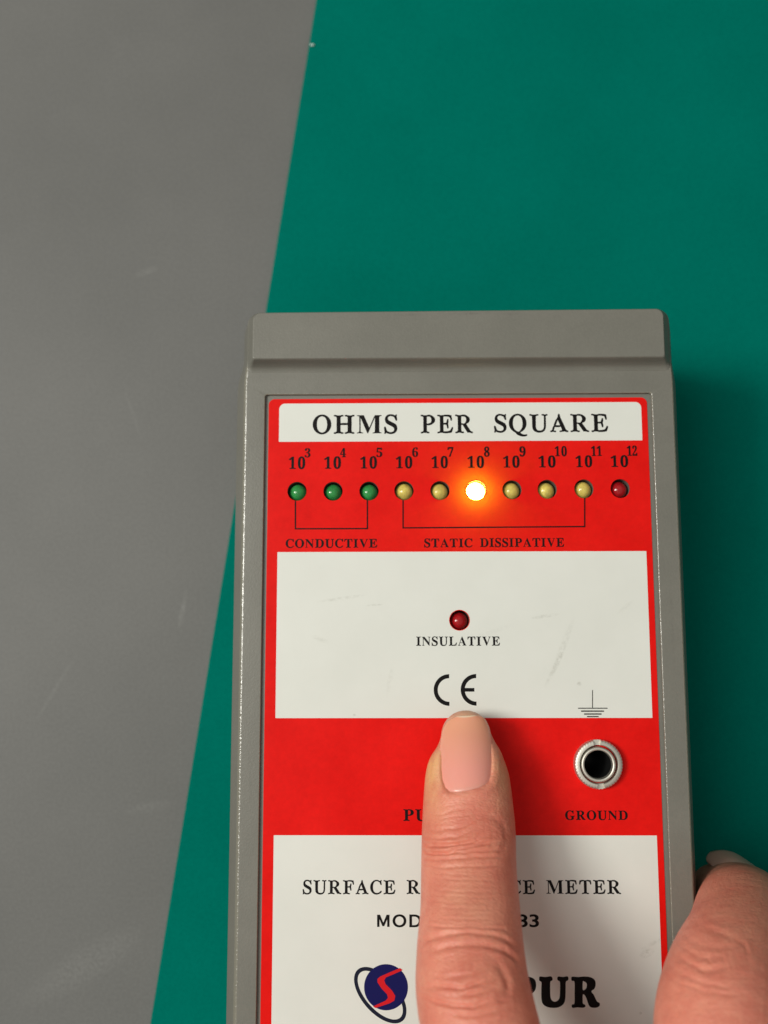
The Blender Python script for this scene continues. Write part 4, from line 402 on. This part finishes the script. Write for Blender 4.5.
# logo and brand letters
cx, cy, r = D['disc']
logo_f = fill2d([circle(cx, cy, r, 72)], .05)
ex, ey, a, bb_ = D['ring']; th = math.radians(-46)
def ell(a, b): return [(ex + a * math.cos(u) * math.cos(th) - b * math.sin(u) * math.sin(th), ey + a * math.cos(u) * math.sin(th) + b * math.sin(u) * math.cos(th)) for u in [2 * math.pi * i / 90 for i in range(90)]]
v, f = fill2d([ell(a, bb_), ell(a - .62, bb_ - .58)], .035); obj('logo_ring', v, f, M['dark_blue'], plate, smooth=False, label='dark tilted ring round the blue disc')
obj('logo_disc', *logo_f, M['navy'], plate, smooth=False, label='navy blue round emblem')
v, f = fill2d([D['bolt']], .062); obj('logo_bolt', v, f, M['red_ink'], plate, smooth=False, label='red lightning shaped stroke on the blue disc')
B = [catmull(q, 5) for q in D['brand']]
v, f = fill2d(B, .04); obj('brand_lettering', v, f, M['ink'], plate, smooth=False, label='heavy rounded black letters ending PUR')

# lamps: dome, body and base flange
def lathe(cx, cy, prof, n=36, cap0=False, cap1=True): return loft([ring(circle(cx, cy, max(r, .004), n), z) for r, z in prof], cap0, cap1)
kinds = ['green'] * 3 + ['yellow'] * 2 + ['lit'] + ['yellow'] * 3 + ['red'] * 2
LAB = {'green': 'unlit green lamp', 'yellow': 'unlit pale yellow lamp', 'lit': 'glowing amber lamp under the figure ten to the eighth', 'red': 'unlit red lamp'}
for i, ((x, y), k) in enumerate(zip(LED, kinds)):
    R = 1.50; apex = -.24 if k != 'lit' else .55
    prof = [(R + .0, -5.5 if k != 'lit' else -2.2)] + [(R, apex - R - 1.2)] + [(R * math.cos(math.radians(t)), apex - R + R * math.sin(math.radians(t))) for t in range(0, 91, 9)]
    ja = i * 2.4                                             # soldered by hand: each sits a little differently
    prof = [(r, z + .07 * math.sin(i * 5.1)) for r, z in prof]
    v, f = lathe(x - .06 + .05 * math.cos(ja), y - .08 + .05 * math.sin(ja), prof)
    v = [(a + .03 * math.cos(ja * 1.7) * (c + 2), b_ + .03 * math.sin(ja * 1.7) * (c + 2), c) for a, b_, c in v]
    obj('lamp_lens', v, f, M['lit'] if k == 'lit' else M[k + '_lens'], root, label=LAB[k])

# ground socket: slotted nut, sleeve, bore
cx, cy = D['nut']
def nut_ring(r, z0, zn, knurl=0):
    out = []; n = 240
    for i in range(n):
        t = 2 * math.pi * i / n; deg = math.degrees(t)
        notch = min(abs((deg - 94 + 180) % 360 - 180), abs((deg - 274 + 180) % 360 - 180)) < 9
        rr = r + knurl * (.5 + .5 * math.cos(t * 48)) * (1 if z0 < 1.3 else .6)
        out.append((cx + rr * math.cos(t), cy + rr * math.sin(t), min(z0, zn) if notch else z0))
    return out
nr = [nut_ring(3.86, .0, .8, .07), nut_ring(3.86, 1.0, .8, .07), nut_ring(3.74, 1.28, .8, .05), nut_ring(3.55, 1.4, .8), nut_ring(3.14, 1.4, .8), nut_ring(3.05, 1.3, .8), nut_ring(3.0, -.1, -.1)]
v, f = loft(nr)
socket = obj('ground_socket', v, f, M['nickel'], root); fix_normals(socket); sharp(socket, 35); socket['label'] = 'round nickel ground socket with a slotted nut'
v, f = lathe(cx - .1, cy, [(2.78, -.2), (2.78, 1.35), (2.74, 1.5), (2.62, 1.6), (2.42, 1.6), (2.3, 1.52), (2.24, 1.3), (2.2, .6)], 64, False, False)
sharp(fix_normals(obj('socket_sleeve', v, f, M['nickel'], socket)), 40)
v, f = lathe(cx - .1, cy, [(2.2, .6), (2.2, -9)], 48, False, True)
fix_normals(obj('socket_bore', v, f, M['bore'], socket))

# ------------------------------------------------------------------ the hand
def spline(P, n):
    """Catmull-Rom through rows of P (any columns), n samples per span"""
    P = [np.array(q, float) for q in P]; P = [2 * P[0] - P[1]] + P + [2 * P[-1] - P[-2]]; out = []
    for i in range(1, len(P) - 2):
        a, b, c, d = P[i - 1:i + 3]
        for j in range(n):
            t = j / n; out.append(.5 * (2 * b + (c - a) * t + (2 * a - 5 * b + 4 * c - d) * t * t + (3 * b - a - 3 * c + d) * t ** 3))
    out.append(P[-2]); return np.array(out)
def tube(st, up=(0, 0, 1), n=40, k=4, round0=True, round1=True, sq=2.0):
    """closed limb: stations (x, y, z, half width, half height), dorsal direction up; ends rounded"""
    S = spline(st, k); T = np.gradient(S[:, :3], axis=0); T /= np.linalg.norm(T, axis=1)[:, None]
    rows = []
    def frame(t):
        u = np.array(up, float); u = u - t * (u @ t); u /= np.linalg.norm(u); return np.cross(t, u), u
    def sec(c, t, rw, rh):
        s, u = frame(t); r = []
        for i in range(n):
            a = 2 * math.pi * i / n; ca, sa = math.cos(a), math.sin(a)
            r.append(tuple(c + s * rw * math.copysign(abs(ca) ** (2 / sq), ca) + u * rh * math.copysign(abs(sa) ** (2 / sq), sa)))
        return r
    if round0:
        for a in (5, 18, 32, 46, 60, 75): 
            q = math.sin(math.radians(a)); rows.append(sec(S[0, :3] - T[0] * min(S[0, 3], S[0, 4]) * math.cos(math.radians(a)), T[0], S[0, 3] * q, S[0, 4] * q))
    for i in range(len(S)): rows.append(sec(S[i, :3], T[i], S[i, 3], S[i, 4]))
    if round1:
        for a in (75, 60, 46, 32, 18, 5):
            q = math.sin(math.radians(a)); rows.append(sec(S[-1, :3] + T[-1] * min(S[-1, 3], S[-1, 4]) * math.cos(math.radians(a)), T[-1], S[-1, 3] * q, S[-1, 4] * q))
    return loft(rows, True, True)

I = D['index']
heights = np.interp([q[1] for q in I], [-40, -28, -16, -9, -3, 1], [7.4, 7.0, 6.3, 5.8, 4.7, 3.9])
ist = [(x, y, z, w, h) for (x, y, z, w), h in zip(I, heights)][2:]
ist = [q for i, q in enumerate(ist) if i % 2 == 0 or i < 5] 
index_t = tube(ist + [(2.0, -46, 29, 8.0, 7.8), (6.0, -58, 34.5, 9.2, 9.0), (10, -70, 37, 10.6, 10.5), (13, -80, 38, 10.5, 11)], sq=2.15)
middle_t = tube([(46.0, -31.6, -16, 6.2, 5.6), (46.0, -30.8, -9, 6.9, 6.2), (44.6, -29.8, -1, 7.2, 6.6), (42.3, -29.6, 6, 7.6, 7.2), (39.2, -31.2, 13.5, 8.0, 7.6), (35.0, -33.8, 20.5, 8.5, 8.2), (32.2, -37.4, 26, 8.9, 8.6), (30.6, -43, 30, 8.6, 8.6), (31, -52, 34.5, 8.9, 8.9), (31.5, -62, 39, 10, 10), (32, -72, 41.5, 11, 11), (33, -82, 42, 11, 12)], up=(.1, .75, .65))
ring_t = tube([(63, -34, -14, 6.2, 5.8), (62.6, -34, -4, 7, 6.6), (61, -37, 6, 7.4, 7), (57, -44, 18, 8.2, 8), (53, -53, 28, 8.6, 8.4), (51, -66, 35, 9.4, 9.4), (51, -78, 38.5, 10.4, 11), (50, -88, 39, 10.5, 12)], up=(.15, .75, .6))
pinky_t = tube([(75, -55, -10, 5.4, 5), (75, -55, -2, 6, 5.6), (74, -58, 8, 6.4, 6), (71, -66, 17, 7, 6.8), (67.5, -76, 26, 7.6, 7.4), (65, -88, 33, 9, 9), (63, -98, 34, 9.4, 11)], up=(.2, .7, .6))
thumb_t = tube([(-27, -72, 7, 8, 6.2), (-25.5, -79, 8.5, 9.4, 7.6), (-23, -88, 11, 9.6, 8.4), (-18, -99, 15, 9.8, 9.2), (-11, -110, 20, 10.8, 10.5), (0, -124, 25, 13, 13), (14, -140, 30, 15, 15), (26, -154, 34, 14, 15)], up=(-.2, .1, 1))
palm = [tube([(a, b, c, 11, 11.5), ((a + 36) / 2, -112, c - 3, 11.5, 13), (38 + (a - 36) * .35, -148, 33, 13, 14.5), (41 + (a - 36) * .25, -166, 35, 12, 14)]) for a, b, c in ((12, -77, 37), (33, -79, 41), (50, -86, 38.5), (63, -95, 34))]
arm = tube([(39, -150, 34, 25, 16), (42, -168, 36, 26, 18), (46, -190, 38, 27, 20), (49, -212, 40, 29, 23)])
tubes = [index_t, middle_t, ring_t, pinky_t, thumb_t] + palm + [arm]
v, f = merge(*tubes)
hand = obj('person', v, f, M['skin'])
mod = hand.modifiers.new('remesh', 'REMESH'); mod.mode = 'VOXEL'; mod.voxel_size = .00021; mod.adaptivity = 0
dg = bpy.context.evaluated_depsgraph_get(); me = bpy.data.meshes.new_from_object(hand.evaluated_get(dg))
hand.modifiers.clear(); old = hand.data; hand.data = me; bpy.data.meshes.remove(old)
N = len(me.vertices); co = np.empty(N * 3); me.vertices.foreach_get('co', co); co = co.reshape(-1, 3)
E = np.empty(len(me.edges) * 2, dtype=np.int64); me.edges.foreach_get('vertices', E); E = E.reshape(-1, 2)
deg = np.bincount(E.ravel(), minlength=N).astype(float)[:, None]
def laplace(a):
    s = np.stack([np.bincount(E[:, 0], a[E[:, 1], k], N) + np.bincount(E[:, 1], a[E[:, 0], k], N) for k in range(a.shape[1])], 1); return s / deg
web = (co[:, 1] < -.050)[:, None]
for i in range(5): co = co + .5 * (laplace(co) - co)
for i in range(90): co = np.where(web, co + .5 * (laplace(co) - co), co)
def normals(c):
    me.vertices.foreach_set('co', c.ravel()); me.update()
    n = np.empty(N * 3); me.vertex_normals.foreach_get('vector', n) if hasattr(me, 'vertex_normals') else me.vertices.foreach_get('normal', n)
    return n.reshape(-1, 3)
nrm = normals(co)
mm = np.stack([co[:, 0] * 1000, co[:, 1] * 1000, (co[:, 2] - ZB) * 1000], 1)

# nail outline in plan: left/right edge by y, for the index finger
NL = np.array([q[0] for q in D['nail']]); NR = np.array([q[1] for q in D['nail']])
NV = np.linspace(0, 1, len(NL))
ring_pts = np.concatenate([NL[:, :2], NR[::-1, :2]])
def dist_poly(P, poly, closed):
    """distance from 2-D points to a polyline"""
    best = np.full(len(P), 1e9); n = len(poly)
    for i in range(n if closed else n - 1):
        a = poly[i]; b = poly[(i + 1) % n]; d = b - a; L = d @ d
        t = np.clip(((P - a) @ d) / max(L, 1e-9), 0, 1); q = a + t[:, None] * d
        best = np.minimum(best, np.hypot(*(P - q).T))
    return best
def inside(P, poly):
    c = np.zeros(len(P), bool); n = len(poly)
    for i in range(n):
        a, b = poly[i], poly[(i + 1) % n]
        if a[1] == b[1]: continue
        cond = ((a[1] > P[:, 1]) != (b[1] > P[:, 1])) & (P[:, 0] < (b[0] - a[0]) * (P[:, 1] - a[1]) / (b[1] - a[1]) + a[0])
        c ^= cond
    return c
tree = BVHTree.FromPolygons([tuple(q) for q in co], [tuple(q.vertices) for q in me.polygons])
def drop(x, y):
    h = tree.ray_cast(Vector((x * .001, y * .001, ZB + .06)), Vector((0, 0, -1)), .08)
    return (h[0].z - ZB) * 1000 if h[0] is not None else None

# nail surface: fitted smooth quadratic to the finger top, slightly flattened
samp = []
for x in np.linspace(-3.4, 3.4, 15):
    for y in np.linspace(-10.5, .2, 22):
        z = drop(x, y)
        if z is not None: samp.append((x, y, z))
samp = np.array(samp)
A = np.stack([np.ones(len(samp)), samp[:, 0], samp[:, 1], samp[:, 0] ** 2, samp[:, 1] ** 2], 1)
qf = np.linalg.lstsq(A, samp[:, 2], rcond=None)[0]
curv = qf[3]
def nail_z(x, y):
    e = np.clip(y + 1.5, 0, 10)
    return qf[0] + qf[1] * x + qf[2] * y + curv * .95 * x ** 2 + qf[4] * y ** 2 + .12 * e ** 1.6

reg = np.where((mm[:, 1] > -48) & (mm[:, 0] < 14) & (nrm[:, 2] > -.1))[0]
P2 = mm[reg, :2]; up = np.clip(nrm[reg, 2] * 2.2, 0, 1)
disp = np.zeros(N)
noise_ = lambda P, s, sd: sum(np.sin(P[:, 0] * s * a + sd * i + 1.3 * np.sin(P[:, 1] * s * b + i)) for i, (a, b) in enumerate(((1, .7), (.6, 1.3), (1.7, .4)))) / 3
wob = np.stack([noise_(P2, 1.7, 3.1), noise_(P2[:, ::-1], 1.9, 5.2)], 1) * .10
def creases(C, idx, P, upw, gain):
    tot = np.zeros(len(P))
    for pts, d, w in C:
        poly = np.array(pts)[:, :2]; w = w * .72
        poly = np.array(spline(poly.tolist(), 5))
        near = (P[:, 1] > poly[:, 1].min() - 2) & (P[:, 1] < poly[:, 1].max() + 2) & (P[:, 0] > poly[:, 0].min() - 2) & (P[:, 0] < poly[:, 0].max() + 2)
        ii = np.where(near)[0]
        if not len(ii): continue
        dd = dist_poly(P[ii], poly, False)
        # fade towards both ends of the line
        ends = np.minimum(np.hypot(*(P[ii] - poly[0]).T), np.hypot(*(P[ii] - poly[-1]).T)); fade = np.clip(ends / 1.4, .15, 1)
        tot[ii] += fade * d * (-np.exp(-(dd / w) ** 2) + .38 * np.exp(-((dd - 2.0 * w) / (1.1 * w)) ** 2))
    disp[idx] += tot * upw * gain
creases(D['creases'], reg, P2 + wob, up, .78)
# knuckle swell and soft pads between folds
disp[reg] += up * .25 * np.exp(-((P2[:, 0] - 2.8) / 3) ** 2 - ((P2[:, 1] + 16.5) / 2.4) ** 2)
disp[reg] += up * .45 * np.exp(-((P2[:, 0] + 1.2) / 4) ** 2 - ((P2[:, 1] + 32.5) / 3.2) ** 2)
regm = np.where((mm[:, 1] > -48) & (mm[:, 0] > 22) & (mm[:, 0] < 54) & (mm[:, 2] > -14))[0]
Pm = mm[regm, :2]; upm = np.clip(nrm[regm, 2] * 1.6 + .3, 0, 1)
wobm = np.stack([noise_(Pm, 1.7, 2.1), noise_(Pm[:, ::-1], 1.9, 4.2)], 1) * .12
creases(D['creases_mid'], regm, Pm + wobm, upm, .42)
# folds of skin round the nail
nd = dist_poly(P2, ring_pts, True); ins = inside(P2, ring_pts)
fold = np.where(ins, 0, np.exp(-((nd - .7) / .65) ** 2)) * np.clip((-2.5 - P2[:, 1]) / 3, 0, 1)
disp[reg] += .17 * fold * up
co = co + nrm * (disp * .001)[:, None]
# press the nail bed under the plate, flatten the pad on the faceplate
z = (co[reg, 2] - ZB) * 1000
nz = nail_z(P2[:, 0], P2[:, 1])
soft = np.where(ins, np.clip(nd / .45, 0, 1), 0)
z = np.where(ins, np.where(z > nz - .25, z + soft * (np.minimum(z, nz - .35) - z), z), z)
co[reg, 2] = z * .001 + ZB
zz = (co[:, 2] - ZB) * 1000
pad = (mm[:, 0] > -12) & (mm[:, 0] < 12) & (mm[:, 1] > -30)
zz = np.where(pad & (zz < .07), .07, zz); co[:, 2] = zz * .001 + ZB
# the gripping finger yields against the case wall
g = (mm[:, 0] > 30) & (mm[:, 0] < 56) & (mm[:, 1] > -34) & (mm[:, 2] < 0)
co[:, 0] = np.where(g & (co[:, 0] < .0382), .0382, co[:, 0])
co[:, 2] = np.maximum(co[:, 2], ZB - HB * .001 + .0001)
me.vertices.foreach_set('co', co.ravel()); me.update()
me.polygons.foreach_set('use_smooth', [True] * len(me.polygons))
if not me.materials: me.materials.append(M['skin'])
# skin colour: pink overall, redder joints, blanched where the pad is pressed
tone = np.tile(np.array([.79, .283, .193]), (N, 1))
def paint(cx, cy, sx, sy, col, s, msk=None):
    w = s * np.exp(-((mm[:, 0] - cx) / sx) ** 2 - ((mm[:, 1] - cy) / sy) ** 2)
    if msk is not None: w = w * msk
    tone[:] = tone * (1 - w[:, None]) + np.array(col) * w[:, None]
ix = (mm[:, 0] < 16).astype(float); md = 1 - ix
paint(-.5, -16, 9, 4.5, (.66, .20, .125), .7, ix)
paint(-.5, -32.5, 7, 4, (.64, .205, .13), .55, ix)
paint(-1.5, -23, 5, 4, (.70, .31, .195), .6, ix)
paint(5.6, -6.5, 2.0, 5, (.70, .40, .20), .85, ix); paint(-5.8, -6.5, 2.0, 5.5, (.78, .47, .20), .95, ix)
paint(0, 1.5, 6, 2.4, (.72, .45, .27), .8, ix)
paint(36, -33, 6, 5, (.62, .20, .14), .6, md); paint(44, -24, 9, 4, (.55, .25, .15), .5, md)  # the brown dab is shade painted on the gripping finger's end
ca = me.color_attributes.new('tone', 'FLOAT_COLOR', 'POINT')
ca.data.foreach_set('color', np.concatenate([tone, np.ones((N, 1))], 1).ravel())
tag(hand, 'bare hand with index finger pressing the meter and another finger gripping its right side', 'person')

# nail plates
def nail_mesh(Lp, Rp, zf, name, thick=.30, nu=25, nv=41, lip=.0):
    V, tn = [], []
    Ls = spline(Lp[:, :2].tolist(), 8); Rs = spline(Rp[:, :2].tolist(), 8); nv = len(Ls)
    for j in range(nv):
        t = j / (nv - 1)
        for i in range(nu):
            u = i / (nu - 1); q = Ls[j] * (1 - u) + Rs[j] * u
            e = abs(2 * u - 1)
            zq = zf(q[0], q[1]) - .34 * e ** 6 - .10 * max(0, 1 - t / .06) 
            V.append((q[0], q[1], zq))
            pink = np.array([.88, .345, .275]); warm = np.array([.82, .36, .225]); free = np.array([.80, .60, .42]); lun = np.array([.76, .38, .30])
            c = pink * (1 - np.clip((t - .35) / .4, 0, 1)) + warm * np.clip((t - .35) / .4, 0, 1)
            c = c + (lun - c) * np.clip(1 - t / .14, 0, 1) * .7
            edge = .93 + .05 * (e ** 2)
            k = np.clip((t - edge) / .03, 0, 1); c = c * (1 - k) + free * k
            tn.append(c)
    F = [(j * nu + i, j * nu + i + 1, (j + 1) * nu + i + 1, (j + 1) * nu + i) for j in range(nv - 1) for i in range(nu - 1)]
    n0 = len(V); V2 = [(x, y, zq - thick) for x, y, zq in V]
    F2 = [tuple(n0 + k for k in q[::-1]) for q in F]
    rim = [i for i in range(nu)] + [j * nu + nu - 1 for j in range(1, nv)] + [(nv - 1) * nu + i for i in range(nu - 2, -1, -1)] + [j * nu for j in range(nv - 2, 0, -1)]
    F3 = [(rim[k], rim[k - 1], n0 + rim[k - 1], n0 + rim[k]) for k in range(len(rim))]
    o = obj(name, V + V2, F + F2 + F3, M['nail'], hand)
    fix_normals(o)
    ca = o.data.color_attributes.new('tone', 'FLOAT_COLOR', 'POINT')
    ca.data.foreach_set('color', np.array([[*c, 1] for c in tn + tn]).ravel())
    return o
nail_mesh(NL, NR, lambda x, y: float(nail_z(x, y)) + .03, 'fingernail')['label'] = 'pale pink nail of the pressing index finger'
def back_nail(c, half, z0, z1, r, bulge):
    """nail of a finger pointing down: plate on its far (+Y) side"""
    V, tn = [], []; nu, nv = 21, 21
    for j in range(nv):
        t = j / (nv - 1); zc = z0 + (z1 - z0) * t
        hw = half * (1 - max(0, (t - .75) / .25) ** 2 * .45) * (1 - max(0, (.15 - t) / .15) ** 2 * .25)
        for i in range(nu):
            u = 2 * i / (nu - 1) - 1; a = u * hw / r
            V.append((c[0] + r * math.sin(a), c[1] + bulge + r * (math.cos(a) - 1) + (.5 * t), zc)); tn.append((.72, .40, .32))
    F = [(j * nu + i, j * nu + i + 1, (j + 1) * nu + i + 1, (j + 1) * nu + i) for j in range(nv - 1) for i in range(nu - 1)]
    n0 = len(V); V2 = [(x, y - .35, zq) for x, y, zq in V]
    F2 = [tuple(n0 + k for k in q[::-1]) for q in F]
    rim = [i for i in range(nu)] + [j * nu + nu - 1 for j in range(1, nv)] + [(nv - 1) * nu + i for i in range(nu - 2, -1, -1)] + [j * nu for j in range(nv - 2, 0, -1)]
    F3 = [(rim[k], rim[k - 1], n0 + rim[k - 1], n0 + rim[k]) for k in range(len(rim))]
    o = obj('fingernail', V + V2, F + F2 + F3, M['nail'], hand); fix_normals(o)
    ca = o.data.color_attributes.new('tone', 'FLOAT_COLOR', 'POINT'); ca.data.foreach_set('color', np.array([[*c, 1] for c in tn + tn]).ravel())
    return o
for c, hw, za, zb in (((62.8, -33.9), 3.7, -4, -15), ((75, -55), 3.1, -1, -11)): back_nail(c, hw, za, zb, 6.2, 5.95)
back_nail((46.2, -30.7), 3.7, -4, -17, 6.4, 6.15)['label'] = 'nail of the gripping finger seen edge on'
